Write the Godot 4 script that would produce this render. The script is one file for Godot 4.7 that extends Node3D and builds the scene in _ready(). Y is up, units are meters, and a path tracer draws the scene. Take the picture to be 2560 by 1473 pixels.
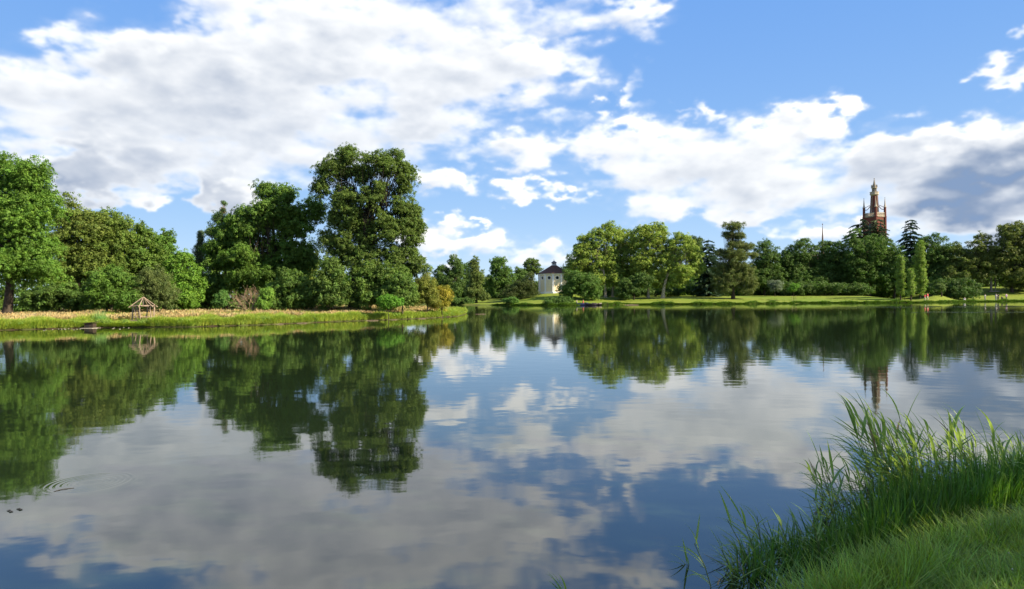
extends Node3D
# A park lake on a summer afternoon: wooded meadow bank, domed pavilion, plane trees, church tower, reeds.

const F := 1668.2            # focal length in photograph pixels (2560 wide)
const EYE := 2.5             # eye height over the water
var cam: Camera3D
var rng := RandomNumberGenerator.new()
var noise := FastNoiseLite.new()
var isle := PackedVector2Array()
var far_land := PackedVector2Array()
var near_land := PackedVector2Array()
var used := {}
var leaf_meshes := {}
var mats := {}
var total := 0

# ---------------------------------------------------------------- mesh helper
class MB:
	var v := PackedVector3Array()
	var n := PackedVector3Array()
	var c := PackedColorArray()
	var ix := PackedInt32Array()
	var smooth := true
	func tri(a: Vector3, b: Vector3, d: Vector3, col := Color.WHITE) -> void:
		var k := v.size()
		v.append(a); v.append(b); v.append(d)
		var nn := (d - a).cross(b - a).normalized()
		n.append(nn); n.append(nn); n.append(nn)
		c.append(col); c.append(col); c.append(col)
		ix.append(k); ix.append(k + 1); ix.append(k + 2)
	func quad(a: Vector3, b: Vector3, d: Vector3, e: Vector3, col := Color.WHITE) -> void:
		tri(a, b, d, col)
		tri(a, d, e, col)
	func box(mid: Vector3, size: Vector3, b := Basis.IDENTITY, col := Color.WHITE) -> void:
		var h := size * 0.5
		var p := []
		for s in [[-1, -1, -1], [1, -1, -1], [1, 1, -1], [-1, 1, -1], [-1, -1, 1], [1, -1, 1], [1, 1, 1], [-1, 1, 1]]:
			p.append(mid + b * Vector3(h.x * s[0], h.y * s[1], h.z * s[2]))
		for f in [[0, 1, 2, 3], [5, 4, 7, 6], [4, 0, 3, 7], [1, 5, 6, 2], [3, 2, 6, 7], [4, 5, 1, 0]]:
			quad(p[f[3]], p[f[2]], p[f[1]], p[f[0]], col)
	func tube(pts: Array, rad: Array, sides := 6, col := Color.WHITE, cap := true) -> void:
		var k := v.size()
		var m := pts.size()
		for i in m:
			var t: Vector3 = (pts[mini(i + 1, m - 1)] - pts[maxi(i - 1, 0)]).normalized()
			var up := Vector3.UP if absf(t.y) < 0.9 else Vector3.RIGHT
			var a := t.cross(up).normalized()
			var b := t.cross(a)
			for s in sides:
				var ang := TAU * s / sides
				var d := a * cos(ang) + b * sin(ang)
				v.append(pts[i] + d * rad[i])
				n.append(d)
				c.append(col)
		for i in m - 1:
			for s in sides:
				var p := k + i * sides + s
				var q := k + i * sides + (s + 1) % sides
				ix.append_array([p, p + sides, q, q, p + sides, q + sides])
		if cap:
			for e in [0, m - 1]:
				var kk := v.size()
				var tt: Vector3 = (pts[1] - pts[0]).normalized() * -1.0 if e == 0 else (pts[m - 1] - pts[m - 2]).normalized()
				v.append(pts[e]); n.append(tt); c.append(col)
				for s in sides:
					v.append(v[k + e * sides + s]); n.append(tt); c.append(col)
				for s in sides:
					ix.append_array([kk, kk + 1 + s, kk + 1 + (s + 1) % sides])
	# profile: Array of Vector2(radius, y); flat facets when sides <= 12
	func lathe(prof: Array, mid: Vector3, sides := 16, turn := 0.0, col := Color.WHITE) -> void:
		for i in prof.size() - 1:
			for s in sides:
				var a0 := turn + TAU * s / sides
				var a1 := turn + TAU * (s + 1) / sides
				var p0 := mid + Vector3(prof[i].x * cos(a0), prof[i].y, prof[i].x * sin(a0))
				var p1 := mid + Vector3(prof[i].x * cos(a1), prof[i].y, prof[i].x * sin(a1))
				var q0 := mid + Vector3(prof[i + 1].x * cos(a0), prof[i + 1].y, prof[i + 1].x * sin(a0))
				var q1 := mid + Vector3(prof[i + 1].x * cos(a1), prof[i + 1].y, prof[i + 1].x * sin(a1))
				if prof[i + 1].x > 0.0001:
					tri(p0, q0, q1, col)
				if prof[i].x > 0.0001:
					tri(p0, q1, p1, col)
	func mesh(with_color := false) -> ArrayMesh:
		var arr := []
		arr.resize(Mesh.ARRAY_MAX)
		arr[Mesh.ARRAY_VERTEX] = v
		if smooth:
			arr[Mesh.ARRAY_NORMAL] = n
		if with_color:
			arr[Mesh.ARRAY_COLOR] = c
		arr[Mesh.ARRAY_INDEX] = ix
		var am := ArrayMesh.new()
		am.add_surface_from_arrays(Mesh.PRIMITIVE_TRIANGLES, arr)
		return am

# ---------------------------------------------------------------- node helpers
func numbered(called: String) -> String:
	if not used.has(called):
		used[called] = 0
		return called
	used[called] += 1
	return "%s_%03d" % [called, used[called]]

func tag(o: Node3D, label: String, category: String, group := "", kind := "") -> Node3D:
	if label: o.set_meta("label", label)
	if category: o.set_meta("category", category)
	if group: o.set_meta("group", group)
	if kind: o.set_meta("kind", kind)
	return o

func thing(called: String, at: Vector3, label: String, category: String, group := "", turn := 0.0) -> Node3D:
	var o := Node3D.new()
	o.name = numbered(called)
	add_child(o)
	o.position = at
	o.rotation.y = turn
	return tag(o, label, category, group)

func part(called: String, m: Mesh, mat: Material, parent: Node, kind := "") -> MeshInstance3D:
	var o := MeshInstance3D.new()
	o.name = called
	o.mesh = m
	o.material_override = mat
	parent.add_child(o, true)
	if kind: o.set_meta("kind", kind)
	return o

func top(called: String, m: Mesh, mat: Material, at := Vector3.ZERO) -> MeshInstance3D:
	var o := MeshInstance3D.new()
	o.name = numbered(called)
	o.mesh = m
	o.material_override = mat
	add_child(o)
	o.position = at
	return o

func scatter(called: String, m: Mesh, mat: Material, buf: PackedFloat32Array, parent: Node) -> MultiMeshInstance3D:
	var mm := MultiMesh.new()
	mm.transform_format = MultiMesh.TRANSFORM_3D
	mm.use_colors = true
	mm.mesh = m
	mm.instance_count = buf.size() / 16
	total += mm.instance_count
	mm.buffer = buf
	var o := MultiMeshInstance3D.new()
	o.name = called if parent != self else numbered(called)
	o.multimesh = mm
	o.material_override = mat
	parent.add_child(o, true)
	o.set_meta("kind", "stuff")
	return o

func put(buf: PackedFloat32Array, b: Basis, p: Vector3, c: Color) -> void:
	buf.append_array([b.x.x, b.y.x, b.z.x, p.x, b.x.y, b.y.y, b.z.y, p.y, b.x.z, b.y.z, b.z.z, p.z, c.r, c.g, c.b, 1.0])

func lin(r: float, g: float, b: float) -> Color:
	return Color(r, g, b).linear_to_srgb()

func plain(key: String, c: Color, rough := 0.8, spec := 0.5) -> StandardMaterial3D:
	if mats.has(key): return mats[key]
	var m := StandardMaterial3D.new()
	m.resource_name = key
	m.albedo_color = c
	m.roughness = rough
	m.metallic_specular = spec
	mats[key] = m
	return m

func ramp(cols: Array) -> Gradient:
	var g := Gradient.new()
	var o := PackedFloat32Array()
	var c := PackedColorArray()
	for a in cols:
		o.append(a[0]); c.append(a[1])
	g.offsets = o
	g.colors = c
	return g

func noise_tex(freq: float, oct: int, cols: Array, seed_: int, size := 512) -> NoiseTexture2D:
	var nz := FastNoiseLite.new()
	nz.seed = seed_
	nz.frequency = freq
	nz.fractal_octaves = oct
	var t := NoiseTexture2D.new()
	t.width = size; t.height = size
	t.seamless = true
	t.noise = nz
	if cols.size(): t.color_ramp = ramp(cols)
	return t

func grained(key: String, cols: Array, scale: float, rough := 0.9, bump := 0.0, oct := 5, freq := 0.01, world := true) -> StandardMaterial3D:
	if mats.has(key): return mats[key]
	var m := plain(key, Color.WHITE, rough, 0.3)
	m.albedo_texture = noise_tex(freq, oct, cols, key.hash() % 1000)
	m.uv1_triplanar = true
	m.uv1_world_triplanar = world
	m.uv1_scale = Vector3.ONE * scale
	return m

func leaf_mat(key: String, back: Color, rough := 0.55) -> StandardMaterial3D:
	if mats.has(key): return mats[key]
	var m := plain(key, Color.WHITE, rough, 0.35)
	m.vertex_color_use_as_albedo = true
	m.backlight_enabled = true
	m.backlight = back
	m.cull_mode = BaseMaterial3D.CULL_DISABLED
	return m

# ---------------------------------------------------------------- where things stand
# a ray through a photograph pixel, taken to depth d in front of the camera
func px(x: float, y: float, d: float) -> Vector3:
	var r := cam.transform.basis * Vector3((x - 1280.0) / F, (736.5 - y) / F, -1.0)
	return cam.position + r * (d / -r.z)

func wat(x: float, y: float) -> Vector2:
	var r := cam.transform.basis * Vector3((x - 1280.0) / F, (736.5 - y) / F, -1.0)
	var p := cam.position + r * (-EYE / r.y)
	return Vector2(p.x, p.z)

func sdist(poly: PackedVector2Array, p: Vector2) -> float:
	var best := 1e9
	for i in poly.size():
		var q := Geometry2D.get_closest_point_to_segment(p, poly[i], poly[(i + 1) % poly.size()])
		best = minf(best, p.distance_squared_to(q))
	best = sqrt(best)
	return best if Geometry2D.is_point_in_polygon(p, poly) else -best

func sstep(a: float, b: float, x: float) -> float:
	var t := clampf((x - a) / (b - a), 0.0, 1.0)
	return t * t * (3.0 - 2.0 * t)

func isle_h(p: Vector2) -> float:
	var s := sdist(isle, p)
	if s < 0.0: return maxf(-1.2, s * 0.8)
	return 0.28 * sstep(0.0, 0.3, s) + 0.12 * sstep(0.2, 3.0, s) + (0.15 + 0.45 * sstep(-36.0, -14.0, p.x)) * sstep(1.5, 16.0, s) + 0.06 * noise.get_noise_2d(p.x * 5.0, p.y * 5.0) * sstep(0.3, 3.0, s)

func far_h(p: Vector2) -> float:
	var s := sdist(far_land, p)
	if s < 0.0: return maxf(-1.2, s * 0.6)
	var h := 0.3 * sstep(0.0, 0.5, s) + (1.4 - 1.15 * sstep(101.0, 108.0, p.x) * sstep(130.0, 120.0, p.x)) * sstep(0.5, 26.0, s) + 0.6 * sstep(22.0, 60.0, s)
	h += 1.75 * exp(-pow((p.x - pav.x) / 11.0, 2.0) - pow((p.y - pav.z) / 13.0, 2.0)) * sstep(0.0, 8.0, s)
	h += 1.6 * exp(-pow((p.x - 111.8) / 4.4, 2.0) - pow((p.y + 174.0) / 4.5, 2.0)) * sstep(0.0, 4.0, s)
	h += 2.4 * sstep(121.0, 152.0, p.x) * sstep(4.0, 30.0, s)
	return h + 0.08 * noise.get_noise_2d(p.x * 2.0, p.y * 2.0) * sstep(0.5, 6.0, s)

func near_h(p: Vector2) -> float:
	var s := sdist(near_land, p)
	if s < 0.0: return maxf(-0.9, s * 0.45)
	return 0.14 * sstep(0.0, 0.35, s) + 0.75 * sstep(0.1, 5.5, s) + 0.05 * noise.get_noise_2d(p.x * 30.0, p.y * 30.0) * sstep(0.2, 1.0, s)

func ground_y(p: Vector3) -> float:
	var q := Vector2(p.x, p.z)
	return maxf(maxf(isle_h(q), far_h(q)), near_h(q) if p.z > -20.0 else -9.0)

func on_ground(x: float, d: float) -> Vector3:
	var p := px(x, 740.0, d)
	p.y = ground_y(p)
	return p

var pav := Vector3.ZERO

# ---------------------------------------------------------------- sky
# clouds: x, y, half width, half height (photograph pixels, turned into directions), strength, greyness, wispiness
const CLOUDS := [
	[560, 170, 560, 150, 1.25, .32, 0], [840, 90, 420, 150, 1.2, .15, .1], [300, 230, 330, 150, 1.2, .3, 0], [60, 260, 190, 90, .9, .2, .2],
	[1120, 170, 330, 120, 1.1, .2, .15], [1350, 140, 210, 75, 1.0, .02, .2], [1080, 280, 200, 80, 1.0, .3, .1], [700, 320, 620, 110, .95, .35, .3],
	[220, 400, 105, 105, 1.15, .4, 0], [330, 390, 110, 105, 1.0, .42, 0], [480, 410, 260, 60, .75, .25, .4], [800, 400, 300, 60, .7, .2, .45],
	[1450, 40, 200, 60, .75, .05, .5], [1580, 30, 90, 70, .9, .02, .3], [1150, 30, 330, 60, .55, .1, .7], [590, 0, 130, 70, .75, .05, .5],
	[560, 490, 100, 60, 1.7, .45, 0], [572, 450, 45, 42, 1.6, .0, 0], [365, 497, 75, 22, .8, .1, .1], [100, 390, 110, 25, .6, .1, .4],
	[1120, 445, 105, 34, .85, .12, .2], [1250, 370, 180, 45, .85, .12, .3], [1340, 395, 90, 45, .85, .1, .2], [1090, 350, 120, 25, .6, .1, .4],
	[1300, 473, 52, 26, .9, .08, .1], [1400, 482, 75, 15, .7, .05, .3], [1130, 605, 155, 50, 1.25, .05, 0], [1105, 553, 55, 15, .9, .02, .1],
	[1214, 543, 15, 10, .9, .05, 0], [1162, 538, 14, 14, .45, .1, .5], [1350, 640, 160, 30, .55, .35, .4],
	[1330, 290, 110, 30, .5, .02, .8], [1590, 215, 22, 60, .5, .0, .9], [1510, 275, 25, 22, .6, .0, .6], [1770, 265, 42, 20, .75, .0, .3], [1700, 270, 25, 12, .5, .0, .6],
	[1570, 350, 190, 62, 1.05, .06, .15], [1800, 400, 360, 115, 1.15, .22, .1], [2040, 300, 95, 62, 1.2, .0, .05], [1960, 340, 160, 60, 1.1, .03, .05],
	[1950, 470, 260, 62, 1.05, .22, .2], [1650, 440, 160, 50, .8, .15, .3], [2260, 400, 260, 100, 1.2, .35, .1], [2480, 360, 150, 70, 1.2, .12, .0],
	[2470, 470, 270, 125, 1.6, 1.0, .05], [2300, 500, 200, 60, .9, .8, .2], [2620, 420, 200, 130, 1.2, .85, 0], [2560, 540, 150, 70, 1.0, .8, .2],
	[2200, 570, 260, 28, .75, .12, .4], [2050, 580, 120, 24, .7, .1, .4], [2350, 560, 90, 35, .8, .2, .2],
	[240, 435, 150, 80, 1.6, .85, 0], [330, 430, 150, 75, 1.4, .75, .1], [230, 345, 80, 45, 1.4, .0, 0], [400, 360, 180, 60, 1.1, .35, .2], [60, 300, 160, 60, 1.0, .25, .2], [240, 455, 130, 60, 1.1, .5, 0], [330, 440, 120, 60, .9, .45, .1], [420, 440, 120, 35, .6, .3, .5], [640, 430, 260, 45, .6, .2, .5], [700, 440, 80, 30, .5, .2, .5],
	[50, 330, 130, 50, .75, .15, .4], [1850, 500, 260, 48, .9, .2, .2], [1760, 520, 160, 26, .8, .1, .2], [2050, 500, 200, 40, .8, .3, .3], [2150, 440, 200, 80, .9, .3, .2],
	[2440, 540, 180, 60, 1.2, .95, .1], [2580, 580, 180, 55, 1.4, 1.0, .1], [2540, 420, 180, 90, 1.3, 1.0, 0], [2330, 455, 120, 60, .9, .8, .1],
	[2520, 135, 80, 28, .9, .0, .2], [2510, 165, 90, 22, .9, .0, .2], [2540, 200, 60, 22, .8, .0, .2], [2545, 95, 40, 14, .6, .0, .5],
]

func make_sky() -> PanoramaSkyMaterial:
	var billow := FastNoiseLite.new()
	billow.seed = 11
	billow.noise_type = FastNoiseLite.TYPE_SIMPLEX_SMOOTH
	billow.fractal_type = FastNoiseLite.FRACTAL_RIDGED
	billow.fractal_octaves = 5
	billow.fractal_gain = 0.5
	billow.frequency = 7.0
	var soft := FastNoiseLite.new()
	soft.seed = 5
	soft.noise_type = FastNoiseLite.TYPE_SIMPLEX_SMOOTH
	soft.fractal_octaves = 6
	soft.frequency = 9.0
	var broad := FastNoiseLite.new()
	broad.seed = 23
	broad.noise_type = FastNoiseLite.TYPE_SIMPLEX_SMOOTH
	broad.fractal_octaves = 3
	broad.frequency = 1.6
	var w := 4096
	var h := 2048
	var whole := sky_block(1024, 512, 0, 0, 1024, 256, billow, soft, broad)
	var im := Image.create_empty(1024, 512, false, Image.FORMAT_RGBF)
	im.fill(Color(0.30, 0.36, 0.36))
	im.blit_rect(whole, Rect2i(0, 0, 1024, 256), Vector2i.ZERO)
	im.resize(w, h, Image.INTERPOLATE_CUBIC)
	var x0 := 2048 - 580
	var y0 := 1024 - 370
	var fine := sky_block(w, h, x0, y0, 1160, 370, billow, soft, broad)
	im.blit_rect(fine, Rect2i(0, 0, 1160, 370), Vector2i(x0, y0))
	# the panorama's first column looks along -Z
	var turned := Image.create_empty(w, h, false, Image.FORMAT_RGBF)
	turned.blit_rect(im, Rect2i(w / 2, 0, w / 2, h), Vector2i.ZERO)
	turned.blit_rect(im, Rect2i(0, 0, w / 2, h), Vector2i(w / 2, 0))
	var m := PanoramaSkyMaterial.new()
	m.panorama = ImageTexture.create_from_image(turned)
	return m

func sky_macro(x: float, y: float) -> Color:
	var m := -0.75
	var g := 0.0
	var ws := 0.0
	var wt := 0.0001
	for e in CLOUDS:
		var dx: float = (x - e[0]) / e[2]
		var dy: float = (y - e[1]) / e[3]
		var q := dx * dx + dy * dy
		if q > 4.0: continue
		var s: float = e[4] * (1.0 - q)
		var hh := clampf(0.5 + (m - s) / 0.7, 0.0, 1.0)
		m = lerpf(s, m, hh) + 0.35 * hh * (1.0 - hh)
		var k: float = maxf(0.0, 1.35 - q)
		k = k * k
		g += e[5] * k
		ws += e[6] * k
		wt += k
	return Color(clampf(m, -0.75, 1.2), g / wt, ws / wt)

func sky_block(w: int, h: int, x0: int, y0: int, bw: int, bh: int, billow: FastNoiseLite, soft: FastNoiseLite, broad: FastNoiseLite) -> Image:
	# coarse layout of the clouds first, then enlarged
	var step := 4 if w > 2000 else 1
	var cw := bw / step + 1
	var ch := bh / step + 1
	var mac := Image.create_empty(cw, ch, false, Image.FORMAT_RGBF)
	for j in ch:
		var el := PI / 2.0 - PI * (y0 + j * step + 0.5) / h
		for i in cw:
			var az := TAU * (x0 + i * step + 0.5) / w - PI
			var d := Vector3(sin(az) * cos(el), sin(el), -cos(az) * cos(el))
			var gen := broad.get_noise_3d(d.x, d.y * 1.9, d.z) * 1.9 + 0.12
			var cc := Color(clampf(gen, -0.7, 1.1), 0.25, 0.15)
			if absf(az) < 1.0 and el < 0.75:
				var xx := 1280.0 + F * tan(az)
				var yy := 739.0 - 0.007 * (xx - 1280.0) - F * tan(el) / cos(az)
				var k := sstep(1700.0, 1330.0, absf(xx - 1280.0)) * sstep(-330.0, -20.0, yy)
				if k > 0.0:
					cc = cc.lerp(sky_macro(xx, yy), k)
			mac.set_pixel(i, j, cc)
	mac.resize(cw * step, ch * step, Image.INTERPOLATE_CUBIC)
	var data := PackedFloat32Array()
	data.resize(bw * bh * 3)
	var o := 0
	var warp := 13.0 * w / 4096.0
	var mw := bw - 1
	var mh := bh - 1
	var off := 9 if w > 2000 else 2
	for j in bh:
		var el := PI / 2.0 - PI * (y0 + j + 0.5) / h
		var se := sin(el)
		var ce := cos(el)
		var t := clampf(se, 0.0, 1.0)
		var k := pow(1.0 - t, 4.0)
		var k2 := pow(1.0 - t, 15.0)
		var br := lerpf(0.13, 0.47, k) + 0.24 * k2
		var bg := lerpf(0.33, 0.74, k) + 0.12 * k2
		var bb := lerpf(0.79, 1.0, k) - 0.04 * k2
		for i in bw:
			var az := TAU * (x0 + i + 0.5) / w - PI
			var d := Vector3(sin(az) * ce, se * 2.1, -cos(az) * ce)
			var wx := soft.get_noise_3d(d.x * 1.7, d.y * 1.7 + 40.0, d.z * 1.7) * warp * 2.6
			var wy := soft.get_noise_3d(d.x * 1.7 + 40.0, d.y * 1.7, d.z * 1.7) * warp * 1.8
			var mi := clampi(i + int(wx), 0, mw)
			var mj := clampi(j + int(wy), 0, mh)
			var m := mac.get_pixel(mi, mj)
			var r := br
			var g := bg
			var b := bb
			if m.r > -0.7:
				var bl := -billow.get_noise_3d(d.x, d.y, d.z)
				var so := soft.get_noise_3d(d.x, d.y, d.z)
				var nn := lerpf(bl * 0.5 + so * 0.65, so * 1.15, m.b)
				var den := m.r * 0.8 + nn * 0.9 + 0.14
				# thin veil round the heaps
				var veil := sstep(-0.45, 1.1, m.r * 0.75 + so * 0.9) * 0.42
				r = lerpf(r, 0.92, veil)
				g = lerpf(g, 0.95, veil)
				b = lerpf(b, 1.0, veil)
				if den > 0.0:
					# towards the sun: up and to the right
					var s1 := 0.016
					var d2 := Vector3(sin(az + s1) * ce, (se + s1 * 0.8) * 2.1, -cos(az + s1) * ce)
					var bl2 := -billow.get_noise_3d(d2.x, d2.y, d2.z)
					var so2 := soft.get_noise_3d(d2.x, d2.y, d2.z)
					var nn2 := lerpf(bl2 * 0.5 + so2 * 0.65, so2 * 1.15, m.b)
					var mm := mac.get_pixel(mini(mi + off, mw), maxi(mj - off, 0))
					var den2 := mm.r * 0.8 + nn2 * 0.9 + 0.14
					var thick := sstep(0.1, 1.15, den)
					var lit := clampf(1.02 - thick * (0.2 + m.g * 0.92) + (den - den2) * 0.5 * (1.0 - 0.45 * m.g), 0.0, 1.12)
					var al := sstep(0.0, lerpf(0.62, 1.1, m.b), den) * lerpf(1.0, 0.85, m.b)
					r = lerpf(r, lerpf(0.20, 1.06, lit), al)
					g = lerpf(g, lerpf(0.29, 1.07, lit), al)
					b = lerpf(b, lerpf(0.46, 1.07, lit), al)
			data[o] = r
			data[o + 1] = g
			data[o + 2] = b
			o += 3
	return Image.create_from_data(bw, bh, false, Image.FORMAT_RGBF, data.to_byte_array())

# ---------------------------------------------------------------- foliage
func rnd(a: float, b: float) -> float:
	return rng.randf_range(a, b)

func rdir() -> Vector3:
	var y := rnd(-1.0, 1.0)
	var a := rnd(0.0, TAU)
	var s := sqrt(1.0 - y * y)
	return Vector3(s * cos(a), y, s * sin(a))

# a spray of leaves about 0.8 m across
func spray(kind: String, variant: int) -> ArrayMesh:
	var key := kind + str(variant)
	if leaf_meshes.has(key): return leaf_meshes[key]
	rng.seed = key.hash()
	var mb := MB.new()
	mb.smooth = false
	if kind == "broad" or kind == "small":
		var many := 22 if kind == "broad" else 30
		var ll := 0.24 if kind == "broad" else 0.15
		for i in many:
			var p := rdir() * pow(rnd(0.0, 1.0), 0.45) * 0.42
			p.y *= 0.6
			var out := (p + Vector3(0, 0.14, 0) + rdir() * 0.18).normalized()
			var along := (out.cross(rdir()).normalized() + Vector3(0, -0.35, 0)).normalized()
			var side := along.cross(out).normalized()
			var l := ll * rnd(0.7, 1.25)
			var wd := l * rnd(0.5, 0.68)
			var mid := p + along * l * 0.45 + along.cross(side) * l * 0.08
			var c := Color.WHITE * rnd(0.82, 1.15)
			mb.tri(p, mid + side * wd * 0.5, p + along * l, c)
			mb.tri(p, p + along * l, mid - side * wd * 0.5, c)
	elif kind == "needle":
		# a drooping flat spray along +x with needles as thin slips
		for i in 44:
			var t := rnd(0.0, 1.0)
			var p := Vector3(t * 0.9, -t * t * 0.18, 0)
			var sgn := -1.0 if i % 2 else 1.0
			var tip := p + Vector3(rnd(0.12, 0.28), rnd(-0.2, 0.08), sgn * rnd(0.12, 0.34) * (1.1 - t * 0.7))
			var wd := Vector3(0.075, rnd(-0.04, 0.04), 0.0)
			mb.tri(p - wd, p + wd, tip, Color.WHITE * rnd(0.8, 1.15))
			mb.tri(p - wd, tip, p + wd + Vector3(0, -0.05, 0), Color.WHITE * rnd(0.8, 1.15))
	elif kind == "tuft":
		for i in 13:
			var a := rnd(0, TAU)
			var p := Vector3(cos(a), 0, sin(a)) * rnd(0.0, 0.14)
			var lean := Vector3(cos(a + rnd(-1, 1)), 0, sin(a + rnd(-1, 1))) * rnd(0.05, 0.42)
			var hh := rnd(0.6, 1.05)
			var side := Vector3(-sin(a), 0, cos(a)) * rnd(0.010, 0.018)
			var m := p + lean * 0.35 + Vector3(0, hh * 0.6, 0)
			var e := p + lean + Vector3(0, hh * rnd(0.82, 1.0), 0)
			var c := Color.WHITE * rnd(0.8, 1.15)
			mb.quad(p - side, m - side * 0.8, m + side * 0.8, p + side, c)
			mb.tri(m - side * 0.8, e, m + side * 0.8, c)
	elif kind == "seed":
		for i in 9:
			var a := rnd(0, TAU)
			var p := Vector3(cos(a), 0, sin(a)) * rnd(0.0, 0.2)
			var lean := Vector3(cos(a), 0, sin(a)) * rnd(0.02, 0.22)
			var hh := rnd(0.7, 1.1)
			var side := Vector3(-sin(a), 0, cos(a)) * 0.006
			var m := p + lean * 0.6 + Vector3(0, hh * 0.72, 0)
			var e := p + lean + Vector3(0, hh, 0)
			var c := Color.WHITE * rnd(0.8, 1.2)
			mb.quad(p - side, m - side, m + side, p + side, c)
			var fat := side * 5.0
			var q := m.lerp(e, 0.45)
			mb.quad(m, q - fat, e, q + fat, c)
			var fat2 := Vector3(fat.z, 0, fat.x)
			mb.quad(m, q - fat2, e, q + fat2, c)
	leaf_meshes[key] = mb.mesh(true)
	return leaf_meshes[key]

func tint(c: Color, amount: float) -> Color:
	var k := 1.0 + rnd(-amount, amount)
	var y := rnd(-amount, amount) * 0.5
	k *= 1.4
	return Color(c.r * k * (1.08 + y), c.g * k * 1.08, c.b * k * (1.0 - y * 0.6))

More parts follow.
